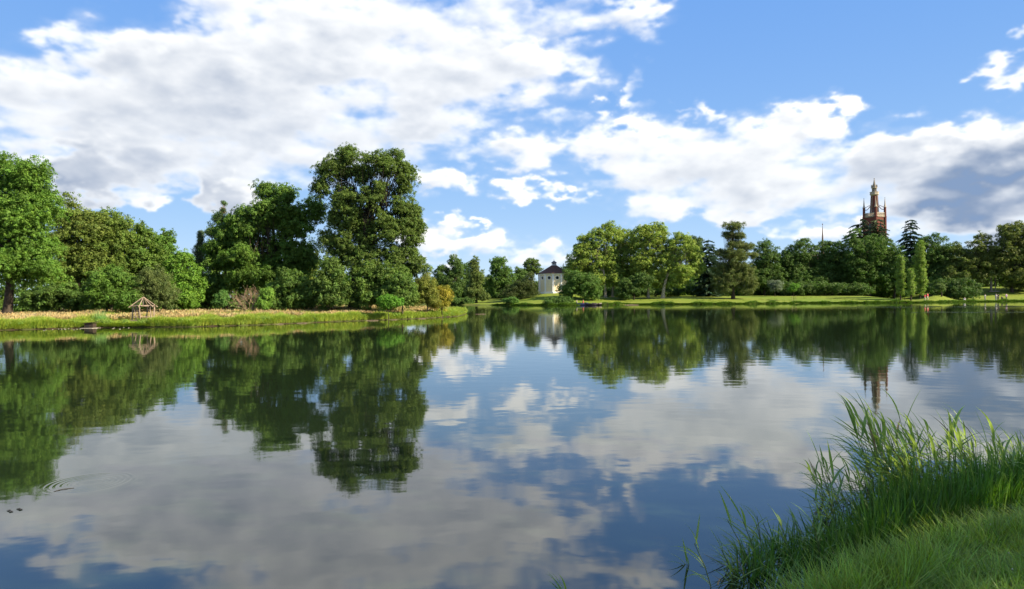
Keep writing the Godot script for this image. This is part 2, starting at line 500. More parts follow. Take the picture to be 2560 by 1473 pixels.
# a broadleaved tree or shrub. env: ellipsoids [x, y, half width, half height] as the photograph shows them, at the tree's own distance; depth: their thickness against their width
func tree(called: String, label: String, category: String, bx: float, d: float, env: Array, o := {}) -> Node3D:
	var base := on_ground(o.get("gx", bx), d)
	base.y -= 0.05
	var s := d / F
	rng.seed = (called + label).hash()
	var root := thing(called, base, label, category, o.get("group", ""))
	var lob: float = o.get("lobe", 1.5) * 0.62
	var scale: float = o.get("leaf", 1.0) * 0.72
	var fill: float = o.get("fill", 1.0)
	var col: Color = o.get("col", Color(0.06, 0.115, 0.022))
	var var_: float = o.get("vary", 0.22)
	var sharp: float = o.get("flat", 0.75)
	var deep: float = o.get("depth", 1.0)
	var gap: float = o.get("gap", 0.0)
	var kind: String = o.get("kind", "broad")
	var lobes := []
	var mid := px(bx, 740.0, d)
	for e in env:
		var c := px(e[0], e[1], d) - base
		c.z = rnd(-0.2, 0.2) * e[2] * s if e.size() < 5 else e[4]
		var r := Vector3(e[2] * s, e[3] * s, e[2] * s * deep) * float(o.get("swell", 1.06))
		var sz := minf(lob, minf(r.x, r.y) * 0.7)
		var area := pow(r.x * r.y, 0.8) + pow(r.x * r.z, 0.8) + pow(r.y * r.z, 0.8)
		var many := maxi(3, int(area / (sz * sz) * 3.0))
		for i in many:
			var u := rdir()
			var rr := pow(rnd(0.05, 1.0), 0.38) * (1.0 if rng.randf() < 0.85 else 1.18)
			var inner := Vector3(maxf(r.x - sz * 0.75, 0.1), maxf(r.y - sz * 0.6, 0.1), maxf(r.z - sz * 0.75, 0.1))
			var p := c + Vector3(u.x * inner.x, u.y * inner.y, u.z * inner.z) * rr
			p += rdir() * sz * rnd(0.0, 1.35 if category == "shrub" else 0.8)
			if gap > 0.0 and noise.get_noise_3d((base.x + p.x) * 24.0, p.y * 24.0, p.z * 24.0) < gap * 1.5 - 0.5: continue
			if p.y < sz * 0.3: p.y = sz * 0.3
			lobes.append([p, sz * rnd(0.45, 1.4), rnd(0.85, 1.15)])
	var buf := [PackedFloat32Array(), PackedFloat32Array(), PackedFloat32Array()]
	for L in lobes:
		var r: float = L[1]
		var many := int(fill * 15.0 * pow(r / scale, 1.75)) + 2
		var lt: float = L[2]
		for i in many:
			var u := rdir()
			if u.y < -0.25 and rng.randf() < 0.65: u.y = -u.y
			var p: Vector3 = L[0] + Vector3(u.x, u.y * sharp, u.z) * r * (0.4 + 0.6 * sqrt(rng.randf()) if rng.randf() < 0.8 else rnd(0.9, 1.5))
			var up := (u * 0.8 + Vector3.UP * 0.7 + rdir() * 0.3).normalized()
			var a := up.cross(rdir()).normalized()
			var k := scale * rnd(0.55, 1.35)
			var c := tint(col, var_)
			put(buf[i % 3], Basis(a * k, up * k, a.cross(up) * k), p, Color(c.r * lt, c.g * lt, c.b * lt))
	var bark: Material = o.get("bark", mats.bark)
	var tr: float = o.get("trunk", 0.28)
	var low := 1e9
	var high := 0.0
	for L in lobes:
		low = minf(low, L[0].y)
		high = maxf(high, L[0].y)
	if tr > 0.0 and lobes.size():
		var lean: float = o.get("lean", 0.0)
		var th: float = high * float(o.get("trunk_top", 0.8))
		var cx: float = lobes.reduce(func(acc, L): return acc + L[0].x, 0.0) / lobes.size()
		var pts := []
		var rad := []
		var nseg := 9
		var wob := Vector2(rnd(-1, 1), rnd(-1, 1))
		for i in nseg + 1:
			var t := float(i) / nseg
			pts.append(Vector3(lerpf(0.0, cx * 0.8, t * t) + lean * t + sin(t * 5.0 + wob.x * 3.0) * tr * 0.45 - sin(wob.x * 3.0) * tr * 0.45, t * th - 0.15, sin(t * 4.0 + wob.y * 3.0) * tr * 0.4))
			rad.append(tr * (1.0 - 0.82 * t) * (1.0 + 0.55 * exp(-t * th * 1.6)))
		var mb := MB.new()
		mb.tube(pts, rad, 9, Color.WHITE, true)
		part("trunk", mb.mesh(), bark, root)
		var limbs: int = o.get("limbs", 5)
		var heads := []
		for k in limbs: heads.append(MB.new())
		var used_l := []
		for k in limbs: used_l.append([])
		for L in lobes:
			var ang := atan2(L[0].z, L[0].x - cx)
			used_l[int(floor((ang + PI) / TAU * limbs)) % limbs].append(L)
		for k in limbs:
			if used_l[k].is_empty(): continue
			var mb2: MB = heads[k]
			var cen := Vector3.ZERO
			for L in used_l[k]: cen += L[0]
			cen /= used_l[k].size()
			var ta := clampf((cen.y - 0.55 * Vector2(cen.x - cx, cen.z).length()) / th, 0.22, 0.8) + rnd(-0.07, 0.07)
			var ia := clampi(int(ta * nseg), 1, nseg - 1)
			var a: Vector3 = pts[ia]
			var ra: float = rad[ia] * 0.6
			var m1 := a.lerp(cen, 0.5) + Vector3(0, 0.08, 0) * a.distance_to(cen) + rdir() * 0.25
			var lp := [a, a.lerp(m1, 0.5) + rdir() * 0.12, m1, m1.lerp(cen, 0.55) + rdir() * 0.2, cen]
			mb2.tube(lp, [ra, ra * 0.8, ra * 0.62, ra * 0.45, ra * 0.25], 6, Color.WHITE, false)
			var lim := 0
			for L in used_l[k]:
				lim += 1
				if lim > int(o.get("twigs", 14)): break
				var from: Vector3 = lp[rng.randi_range(1, 4)]
				var q: Vector3 = L[0]
				var h1 := from.lerp(q, 0.5) + Vector3(0, 0.06, 0) * from.distance_to(q) + rdir() * from.distance_to(q) * 0.09
				mb2.tube([from, from.lerp(h1, 0.5) + rdir() * 0.08, h1, q], [ra * 0.26, ra * 0.2, ra * 0.15, 0.015], 5, Color.WHITE, false)
			part("limb", mb2.mesh(), bark, root)
	var crown := Node3D.new()
	crown.name = "crown"
	root.add_child(crown)
	var lm: Material = o.get("mat", mats.leaf)
	for k in 3:
		scatter("leaves", spray(kind, k), lm, buf[k], crown)
	return root

# whorled conifer; profile: [[height fraction, half width in photograph pixels], ...]
func conifer(called: String, label: String, bx: float, d: float, ty: float, prof: Array, o := {}) -> Node3D:
	var base := on_ground(bx, d)
	base.y -= 0.05
	rng.seed = (called + label).hash()
	var root := thing(called, base, label, "tree", o.get("group", ""))
	var s := d / F
	var h := px(bx, ty, d).y - base.y
	var col: Color = o.get("col", Color(0.03, 0.06, 0.028))
	var scale: float = o.get("leaf", 1.0)
	var tr: float = o.get("trunk", 0.25)
	var dens: float = o.get("dens", 1.0)
	var droop: float = o.get("droop", 0.25)
	var mb := MB.new()
	var n0 := 10
	var pts := []
	var rad := []
	for i in n0 + 1:
		var t := float(i) / n0
		pts.append(Vector3(sin(t * 3.0) * 0.08, h * t - 0.1, cos(t * 4.0) * 0.08))
		rad.append(tr * (1.0 - 0.93 * t))
	mb.tube(pts, rad, 7, Color.WHITE, true)
	part("trunk", mb.mesh(), o.get("bark", mats.bark), root)
	var br := MB.new()
	var buf := [PackedFloat32Array(), PackedFloat32Array(), PackedFloat32Array()]
	var y: float = h * float(prof[0][0])
	var stepy: float = o.get("step", 0.55) * scale
	while y < h * 0.985:
		var t := y / h
		var wdt := 0.0
		for i in prof.size() - 1:
			if t >= prof[i][0] and t <= prof[i + 1][0]:
				wdt = lerpf(prof[i][1], prof[i + 1][1], (t - prof[i][0]) / (prof[i + 1][0] - prof[i][0])) * s
		var many := int(rnd(4.0, 6.99) * clampf(wdt / 1.2, 0.8, 1.6) * dens)
		var a0 := rnd(0, TAU)
		for i in many:
			if rng.randf() < o.get("gap", 0.08): continue
			var a := a0 + TAU * i / many + rnd(-0.35, 0.35)
			var l := wdt * rnd(0.6, 1.12)
			var dirh := Vector3(cos(a), 0, sin(a))
			var p0 := Vector3(0, y + rnd(-0.3, 0.3) * stepy, 0)
			var rise: float = o.get("rise", 0.1)
			var bp := func(u: float) -> Vector3:
				return p0 + dirh * l * u + Vector3(0, (rise * u - droop * u * u) * l, 0)
			br.tube([p0, bp.call(0.5), bp.call(0.95)], [0.03 + 0.02 * l, 0.02 + 0.01 * l, 0.012], 4, Color.WHITE, false)
			var k := maxi(3, int(l / (0.2 * scale)))
			for j in k:
				var u := (j + rnd(0.25, 0.9)) / k
				var p: Vector3 = bp.call(u)
				var ax := (dirh.rotated(Vector3.UP, rnd(-0.75, 0.75)) + Vector3(0, rise - 1.6 * droop * u + rnd(-0.2, 0.1), 0)).normalized()
				var up := (Vector3.UP + rdir() * 0.35).normalized()
				var az := ax.cross(up).normalized()
				up = az.cross(ax)
				var kk := scale * rnd(0.8, 1.3)
				put(buf[(i + j) % 3], Basis(ax * kk, up * kk, az * kk), p, tint(Color(col.r * 1.35, col.g * 1.35, col.b * 1.3), 0.25))
		y += stepy * rnd(0.8, 1.2)
	part("branches", br.mesh(), o.get("bark", mats.bark), root, "stuff")
	var crown := Node3D.new()
	crown.name = "crown"
	root.add_child(crown)
	for k in 3:
		scatter("needles", spray("needle", k), o.get("mat", mats.needle), buf[k], crown)
	return root

# ---------------------------------------------------------------- terrain patches
func patch(called: String, xs: Array, zs: Array, height: Callable, paint: Callable, mat: Material) -> MeshInstance3D:
	var nx := xs.size()
	var nz := zs.size()
	var v := PackedVector3Array()
	var c := PackedColorArray()
	var ix := PackedInt32Array()
	for z in zs:
		for x in xs:
			var y: float = height.call(Vector2(x, z))
			v.append(Vector3(x, y, z))
			c.append(paint.call(x, y, z))
	for j in nz - 1:
		for i in nx - 1:
			var k := j * nx + i
			if v[k].y < -0.5 and v[k + 1].y < -0.5 and v[k + nx].y < -0.5 and v[k + nx + 1].y < -0.5: continue
			ix.append_array([k, k + nx, k + 1, k + 1, k + nx, k + nx + 1])
	var nr := PackedVector3Array()
	nr.resize(v.size())
	for t in range(0, ix.size(), 3):
		var f := (v[ix[t + 2]] - v[ix[t]]).cross(v[ix[t + 1]] - v[ix[t]])
		if f.y < 0.0: f = -f
		for e in 3: nr[ix[t + e]] += f
	for i in nr.size():
		nr[i] = nr[i].normalized() if nr[i].length_squared() > 0.0 else Vector3.UP
	var arr := []
	arr.resize(Mesh.ARRAY_MAX)
	arr[Mesh.ARRAY_VERTEX] = v
	arr[Mesh.ARRAY_NORMAL] = nr
	arr[Mesh.ARRAY_COLOR] = c
	arr[Mesh.ARRAY_INDEX] = ix
	var am := ArrayMesh.new()
	am.add_surface_from_arrays(Mesh.PRIMITIVE_TRIANGLES, arr)
	var o := top(called, am, mat)
	o.set_meta("kind", "structure")
	return o

func spaced(a: float, b: float, n: int, power := 1.0) -> Array:
	var r := []
	for i in n + 1: r.append(lerpf(a, b, pow(float(i) / n, power)))
	return r

# ---------------------------------------------------------------- the scene
func _ready() -> void:
	cam = Camera3D.new()
	cam.name = "camera"
	add_child(cam)
	cam.fov = 2.0 * rad_to_deg(atan(736.5 / F))
	cam.near = 0.1
	cam.far = 8000.0
	cam.position = Vector3(0, EYE, 0)
	cam.rotation = Vector3(atan(2.5 / F), 0, -0.007)
	cam.current = true

	var env := Environment.new()
	env.background_mode = Environment.BG_SKY
	env.sky = Sky.new()
	env.sky.sky_material = make_sky()
	env.tonemap_mode = Environment.TONE_MAPPER_LINEAR
	env.tonemap_exposure = 2.8
	env.background_energy_multiplier = 0.385
	env.sdfgi_enabled = true
	env.ssao_enabled = true
	env.ssil_enabled = true
	var we := WorldEnvironment.new()
	we.name = "world_environment"
	we.environment = env
	add_child(we)

	var sun := DirectionalLight3D.new()
	sun.name = "sun"
	sun.light_energy = 1.6
	sun.light_color = Color(1.0, 0.93, 0.80)
	sun.light_angular_distance = 0.5
	sun.shadow_enabled = true
	add_child(sun)
	var az := deg_to_rad(110.0)
	var el := deg_to_rad(33.0)
	sun.look_at_from_position(Vector3.ZERO, -Vector3(sin(az) * cos(el), sin(el), -cos(az) * cos(el)))

	noise.seed = 3
	noise.frequency = 0.02
	make_materials()
	lay_out()
	make_ground()
	print("ground ", Time.get_ticks_msec())
	make_water()
	make_pavilion()
	make_church()
	make_temple()
	print("buildings ", Time.get_ticks_msec())
	make_isle_trees()
	make_far_trees()
	make_near_tree()
	print("trees ", Time.get_ticks_msec())
	make_meadow()
	make_near_grass()
	make_reeds()
	print("grass ", Time.get_ticks_msec())
	make_gazebo()
	make_shore_things()
	make_boats()
	make_people()
	print("done ", Time.get_ticks_msec(), " copies ", total)

func make_materials() -> void:
	grained("bark", [[0.0, lin(0.022, 0.017, 0.012)], [0.5, lin(0.045, 0.036, 0.027)], [1.0, lin(0.085, 0.07, 0.055)]], 0.6, 0.95, 2.0)
	grained("oak_bark", [[0.0, lin(0.012, 0.011, 0.008)], [1.0, lin(0.04, 0.036, 0.028)]], 0.6, 0.95)
	grained("plane_bark", [[0.0, lin(0.10, 0.085, 0.06)], [0.45, lin(0.26, 0.23, 0.17)], [0.6, lin(0.42, 0.38, 0.29)], [1.0, lin(0.5, 0.46, 0.36)]], 0.5, 0.9, 1.0)
	grained("pine_bark", [[0.0, lin(0.09, 0.045, 0.025)], [1.0, lin(0.24, 0.13, 0.075)]], 0.7, 0.95, 1.5)
	grained("old_wood", [[0.0, lin(0.12, 0.09, 0.066)], [0.5, lin(0.23, 0.18, 0.138)], [1.0, lin(0.34, 0.28, 0.215)]], 1.6, 0.9, 0.6)
	grained("dark_wood", [[0.0, lin(0.02, 0.015, 0.011)], [1.0, lin(0.06, 0.045, 0.033)]], 1.6, 0.9, 0.5)
	grained("twig", [[0.0, lin(0.16, 0.115, 0.075)], [1.0, lin(0.30, 0.22, 0.15)]], 1.5, 0.95)
	grained("brick", [[0.0, lin(0.07, 0.024, 0.02)], [0.5, lin(0.11, 0.038, 0.031)], [1.0, lin(0.16, 0.065, 0.052)]], 0.35, 0.9)
	grained("sandstone", [[0.0, lin(0.26, 0.22, 0.18)], [1.0, lin(0.44, 0.39, 0.32)]], 0.5, 0.9)
	grained("grey_stone", [[0.0, lin(0.16, 0.145, 0.125)], [1.0, lin(0.34, 0.31, 0.27)]], 0.8, 0.9)
	grained("render_cream", [[0.0, lin(0.66, 0.56, 0.36)], [1.0, lin(0.78, 0.67, 0.46)]], 0.4, 0.9)
	grained("render_white", [[0.0, lin(0.70, 0.70, 0.69)], [1.0, lin(0.80, 0.80, 0.79)]], 0.4, 0.9)
	grained("roof_tile", [[0.0, lin(0.045, 0.024, 0.02)], [0.5, lin(0.075, 0.04, 0.031)], [1.0, lin(0.115, 0.062, 0.046)]], 0.9, 0.85, 1.0)
	grained("stone", [[0.0, lin(0.18, 0.17, 0.14)], [1.0, lin(0.36, 0.34, 0.3)]], 2.0, 0.9, 0.5)
	plain("slate", lin(0.06, 0.06, 0.068), 0.6)
	plain("dark_glass", lin(0.012, 0.013, 0.016), 0.15)
	plain("lead", lin(0.10, 0.10, 0.105), 0.5)
	leaf_mat("leaf", Color(0.80, 0.88, 0.45))
	leaf_mat("needle", Color(0.42, 0.48, 0.25), 0.65)
	leaf_mat("blade", Color(0.80, 0.88, 0.42), 0.42)
	leaf_mat("petal", Color(0.6, 0.6, 0.55), 0.8)
	leaf_mat("straw", Color(0.72, 0.66, 0.42), 0.8)

func lay_out() -> void:
	for p in [[-500, 842], [-220, 834], [0, 826], [206, 820.5], [261, 819.5], [480, 817.5], [640, 813], [837, 804.5], [1016, 798], [1095, 794.5], [1145, 791], [1163, 787], [1168, 783]]:
		isle.append(wat(p[0], p[1]))
	for p in [[-7.5, -100], [-11, -112], [-22, -128], [-45, -142], [-95, -150], [-170, -150], [-170, -30]]:
		isle.append(Vector2(p[0], p[1]))
	for p in [[760, 758], [900, 759.5], [1100, 762], [1250, 763.5], [1330, 764], [1420, 764], [1560, 762], [1700, 761.5], [1850, 760.5], [2000, 758.7], [2150, 758], [2300, 757], [2420, 755], [2560, 753.6], [2800, 752]]:
		far_land.append(wat(p[0], p[1]))
	for p in [[600, -160], [600, -1200], [-600, -1200], [-600, -230]]:
		far_land.append(Vector2(p[0], p[1]))
	for p in [[-16, 2.5], [-6, -1.4], [-2.5, -2.9], [0.5, -4.0], [1.5, -4.65], [2.4, -5.35], [3.75, -6.25], [5.5, -7.05], [9, -8.5], [16, -11], [40, -16], [40, 30], [-16, 30]]:
		near_land.append(Vector2(p[0], p[1]))
	pav = px(1385.6, 735.0, 190.0)

func make_ground() -> void:
	var bed := PlaneMesh.new()
	bed.size = Vector2(6000, 6000)
	top("lake_bed", bed, grained("mud", [[0.0, lin(0.03, 0.028, 0.02)], [1.0, lin(0.07, 0.06, 0.045)]], 0.2), Vector3(0, -1.6, -500)).set_meta("kind", "structure")
	var turf := grained("turf", [[0.0, lin(0.62, 0.62, 0.55)], [0.5, lin(0.86, 0.86, 0.8)], [1.0, lin(1.0, 1.0, 0.95)]], 0.22, 0.95)
	turf.vertex_color_use_as_albedo = true
	var isle_paint := func(x: float, y: float, z: float) -> Color:
		var k := noise.get_noise_2d(x * 6.0, z * 6.0)
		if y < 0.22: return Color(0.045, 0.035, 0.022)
		var g := Color(0.085, 0.115, 0.03)
		var t := Color(0.21, 0.16, 0.09)
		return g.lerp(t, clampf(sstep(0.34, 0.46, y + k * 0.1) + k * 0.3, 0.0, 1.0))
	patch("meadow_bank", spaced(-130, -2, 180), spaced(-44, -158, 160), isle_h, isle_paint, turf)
	var far_paint := func(x: float, y: float, z: float) -> Color:
		var k := noise.get_noise_2d(x * 3.0, z * 3.0)
		if y < 0.15: return Color(0.05, 0.04, 0.025)
		return Color(0.12, 0.185, 0.022).lerp(Color(0.165, 0.205, 0.03), clampf(0.5 + k, 0.0, 1.0))
	patch("far_lawn", spaced(-150, 330, 260), spaced(-152, -560, 130, 1.8), far_h, far_paint, turf)
	var near_paint := func(x: float, y: float, z: float) -> Color:
		var k := noise.get_noise_2d(x * 60.0, z * 60.0)
		return Color(0.10, 0.085, 0.05).lerp(Color(0.10, 0.14, 0.035), clampf(0.6 + k, 0.0, 1.0))
	patch("near_bank", spaced(-15, 24, 150), spaced(12, -13, 110), near_h, near_paint, turf)

func make_water() -> void:
	var m := StandardMaterial3D.new()
	m.resource_name = "lake_water"
	m.albedo_color = lin(0.010, 0.018, 0.008)
	m.roughness = 0.035
	m.metallic_specular = 0.69
	m.refraction_enabled = true
	m.refraction_scale = 0.055
	var nz := FastNoiseLite.new()
	nz.seed = 41
	nz.noise_type = FastNoiseLite.TYPE_SIMPLEX_SMOOTH
	nz.frequency = 0.012
	nz.fractal_octaves = 4
	nz.fractal_gain = 0.35
	var tx := NoiseTexture2D.new()
	tx.width = 1024; tx.height = 1024
	tx.seamless = true
	tx.noise = nz
	m.heightmap_enabled = true
	m.heightmap_texture = tx
	m.heightmap_scale = 0.16
	m.uv1_scale = Vector3(1200.0 / 17.0, 460.0 / 11.0, 1.0)
	mats["water"] = m
	var pm := PlaneMesh.new()
	pm.size = Vector2(1200, 460)
	var lake := top("water", pm, m, Vector3(0, 0, -200))
	lake.set_meta("kind", "structure")
	# patches ruffled by the breeze: the same water with steeper ripples
	var ruf: StandardMaterial3D = m.duplicate()
	ruf.resource_name = "ruffled_water"
	ruf.heightmap_scale = 1.6
	ruf.uv1_triplanar = true
	ruf.uv1_world_triplanar = true
	ruf.uv1_scale = Vector3(1.0 / 17.0, 1.0 / 17.0, 1.0 / 11.0)
	ruf.roughness = 0.12
	rng.seed = 15
	for e in [[2470, 767, 330, 1.6], [2480, 781, 260, 1.7], [2200, 769, 120, 0.8], [1720, 766, 150, 0.6]]:
		var mb := MB.new()
		mb.smooth = false
		var n := 60
		for i in n:
			var q := []
			for j in 2:
				var t := float(i + j) / n
				var x: float = e[0] + (t * 2.0 - 1.0) * e[2]
				var th: float = sqrt(maxf(0.0, 1.0 - pow(t * 2.0 - 1.0, 2.0))) * e[3] * (0.7 + 1.2 * noise.get_noise_2d(t * 900.0, e[1] * 9.0))
				for sg in [-1.0, 1.0]:
					var w := wat(x, e[1] + sg * maxf(th, 0.02) + 1.5 * noise.get_noise_2d(t * 300.0, e[1] * 5.0))
					q.append(Vector3(w.x, 0.004, w.y + 200.0))
			mb.quad(q[0], q[2], q[3], q[1])
		part("ripple_patch", mb.mesh(), ruf, lake)
	# rings where a fish has risen
	var rg := MB.new()
	var c0 := wat(222, 1207)
	var nr := 40
	var ns := 96
	for i in nr + 1:
		var r := 0.62 * i / nr
		var fade := sstep(0.62, 0.45, r) * sstep(0.05, 0.2, r)
		var hgt := 0.0005 * cos(r * TAU / 0.075) * fade + (0.0015 if i < nr - 1 else (0.0006 if i < nr else -0.001))
		var slope := -0.0005 * TAU / 0.075 * sin(r * TAU / 0.075) * fade
		for j in ns:
			var a := TAU * j / ns
			var dv := Vector3(cos(a), 0, sin(a))
			rg.v.append(Vector3(c0.x, hgt, c0.y + 200.0) + dv * r)
			rg.n.append((Vector3.UP - dv * slope).normalized())
	for i in nr:
		for j in ns:
			var p0 := i * ns + j
			var p1 := i * ns + (j + 1) % ns
			rg.ix.append_array([p0, p0 + ns, p1, p1, p0 + ns, p1 + ns])
	var calm: StandardMaterial3D = m.duplicate()
	calm.resource_name = "ringed_water"
	calm.heightmap_enabled = false
	part("ripple_ring", rg.mesh(), calm, lake)

# ---------------------------------------------------------------- buildings
func make_pavilion() -> void:
	var base := pav
	base.y = far_h(Vector2(pav.x, pav.z)) - 0.15
	var root := thing("round_pavilion", base, "cream twelve-sided pavilion with brown tiled roof and small lantern beside plane trees", "pavilion")
	var s := 190.0 / F
	var hh := func(y: float) -> float: return px(1385.6, y, 190.0).y - base.y
	var r := 39.2 * s
	var eave: float = hh.call(686.0)
	var turn := deg_to_rad(82.0 + 15.0)
	var m := MB.new()
	m.smooth = false
	for k in 12:
		var a0 := turn + TAU * k / 12.0
		var a1 := turn + TAU * (k + 1) / 12.0
		var am := (a0 + a1) * 0.5
		var nrm := Vector3(cos(am), 0, sin(am))
		var p0 := Vector3(cos(a0), 0, sin(a0)) * r
		var p1 := Vector3(cos(a1), 0, sin(a1)) * r
		var w := MB.new()
		w.smooth = false
		w.quad(p0, p0 + Vector3(0, eave, 0), p1 + Vector3(0, eave, 0), p1)
		var wall := part("wall_panel", w.mesh(), mats.render_cream, root)
		# round window: stone ring and dark glass set into it
		var mid := nrm * (r * cos(PI / 12.0))
		var cy: float = hh.call(695.5)
		var side := Vector3(-nrm.z, 0, nrm.x)
		var ring := MB.new()
		ring.smooth = false
		var glass := MB.new()
		glass.smooth = false
		for q in 18:
			var u0 := TAU * q / 18.0
			var u1 := TAU * (q + 1) / 18.0
			var d0 := side * cos(u0) + Vector3.UP * sin(u0)
			var d1 := side * cos(u1) + Vector3.UP * sin(u1)
			var o := mid + Vector3(0, cy, 0)
			ring.quad(o + nrm * 0.06 + d0 * 0.45, o + nrm * 0.06 + d0 * 0.56, o + nrm * 0.06 + d1 * 0.56, o + nrm * 0.06 + d1 * 0.45)
			ring.quad(o + d0 * 0.56, o + nrm * 0.06 + d0 * 0.56, o + nrm * 0.06 + d1 * 0.56, o + d1 * 0.56)
			ring.quad(o + nrm * 0.012 + d0 * 0.45, o + nrm * 0.06 + d0 * 0.45, o + nrm * 0.06 + d1 * 0.45, o + nrm * 0.012 + d1 * 0.45)
			glass.tri(o + nrm * 0.015, o + nrm * 0.015 + d0 * 0.46, o + nrm * 0.015 + d1 * 0.46)
		var win := part("window", ring.mesh(), mats.render_white, wall)
		win.name = "window_ring"
		part("window_pane", glass.mesh(), mats.dark_glass, wall)
		# corner pilaster
		var pl := MB.new()
		pl.smooth = false
		var cn := Vector3(cos(a0), 0, sin(a0))
		var bb := Basis(Vector3.UP, -a0)
		pl.box(cn * (r + 0.02) + Vector3(0, eave * 0.5, 0), Vector3(0.1, eave - 0.1, 0.5), bb)
		pl.box(cn * (r + 0.04) + Vector3(0, 0.2, 0), Vector3(0.14, 0.4, 0.58), bb)
		pl.box(cn * (r + 0.04) + Vector3(0, eave - 0.3, 0), Vector3(0.14, 0.16, 0.58), bb)
		part("pilaster", pl.mesh(), mats.render_white, root)
	var pb := MB.new()
	pb.smooth = false
	pb.lathe([Vector2(r + 0.22, -0.3), Vector2(r + 0.22, 0.18), Vector2(r - 0.1, 0.24)], Vector3.ZERO, 12, turn)
	part("plinth", pb.mesh(), mats.render_white, root)
	var co := MB.new()
	co.smooth = false
	co.lathe([Vector2(r - 0.05, eave - 0.22), Vector2(r + 0.2, eave - 0.16), Vector2(r + 0.24, eave), Vector2(r + 0.42, eave + 0.06), Vector2(r + 0.42, eave + 0.14)], Vector3.ZERO, 12, turn)
	part("cornice", co.mesh(), mats.render_white, root)
	var rf := MB.new()
	rf.smooth = false
	var ap: float = hh.call(663.5)
	var re := r + 0.52
	var prof := [Vector2(re, eave + 0.1)]
	var rows := 16
	for i in rows:
		var t := float(i + 1) / rows
		var rr := lerpf(re, 0.75, t)
		var yy := lerpf(eave + 0.1, ap, pow(t, 1.05))
		prof.append(Vector2(rr + 0.03, yy - 0.015))
		prof.append(Vector2(rr, yy))
	rf.lathe(prof, Vector3.ZERO, 12, turn)
	part("roof", rf.mesh(), mats.roof_tile, root)
	var ln := MB.new()
	ln.smooth = false
	var lt: float = hh.call(657.0)
	for k in 8:
		var a := TAU * k / 8.0
		ln.box(Vector3(cos(a) * 0.6, (ap + lt) * 0.5, sin(a) * 0.6), Vector3(0.14, lt - ap + 0.3, 0.14), Basis(Vector3.UP, -a))
	ln.lathe([Vector2(0.68, ap - 0.1), Vector2(0.68, ap + 0.16), Vector2(0.5, ap + 0.16)], Vector3.ZERO, 8)
	part("lantern", ln.mesh(), mats.render_white, root)
	var lg := MB.new()
	lg.smooth = false
	lg.lathe([Vector2(0.52, ap), Vector2(0.52, lt)], Vector3.ZERO, 8)
	part("lantern_glass", lg.mesh(), mats.dark_glass, root)
	var lc := MB.new()
	lc.smooth = false
	lc.lathe([Vector2(0.6, lt - 0.02), Vector2(0.88, lt), Vector2(0.84, lt + 0.06), Vector2(0.4, lt + 0.34), Vector2(0.08, lt + 0.55), Vector2(0.03, lt + 0.95), Vector2(0.0, lt + 1.0)], Vector3.ZERO, 12)
	part("lantern_cap", lc.mesh(), mats.slate, root)

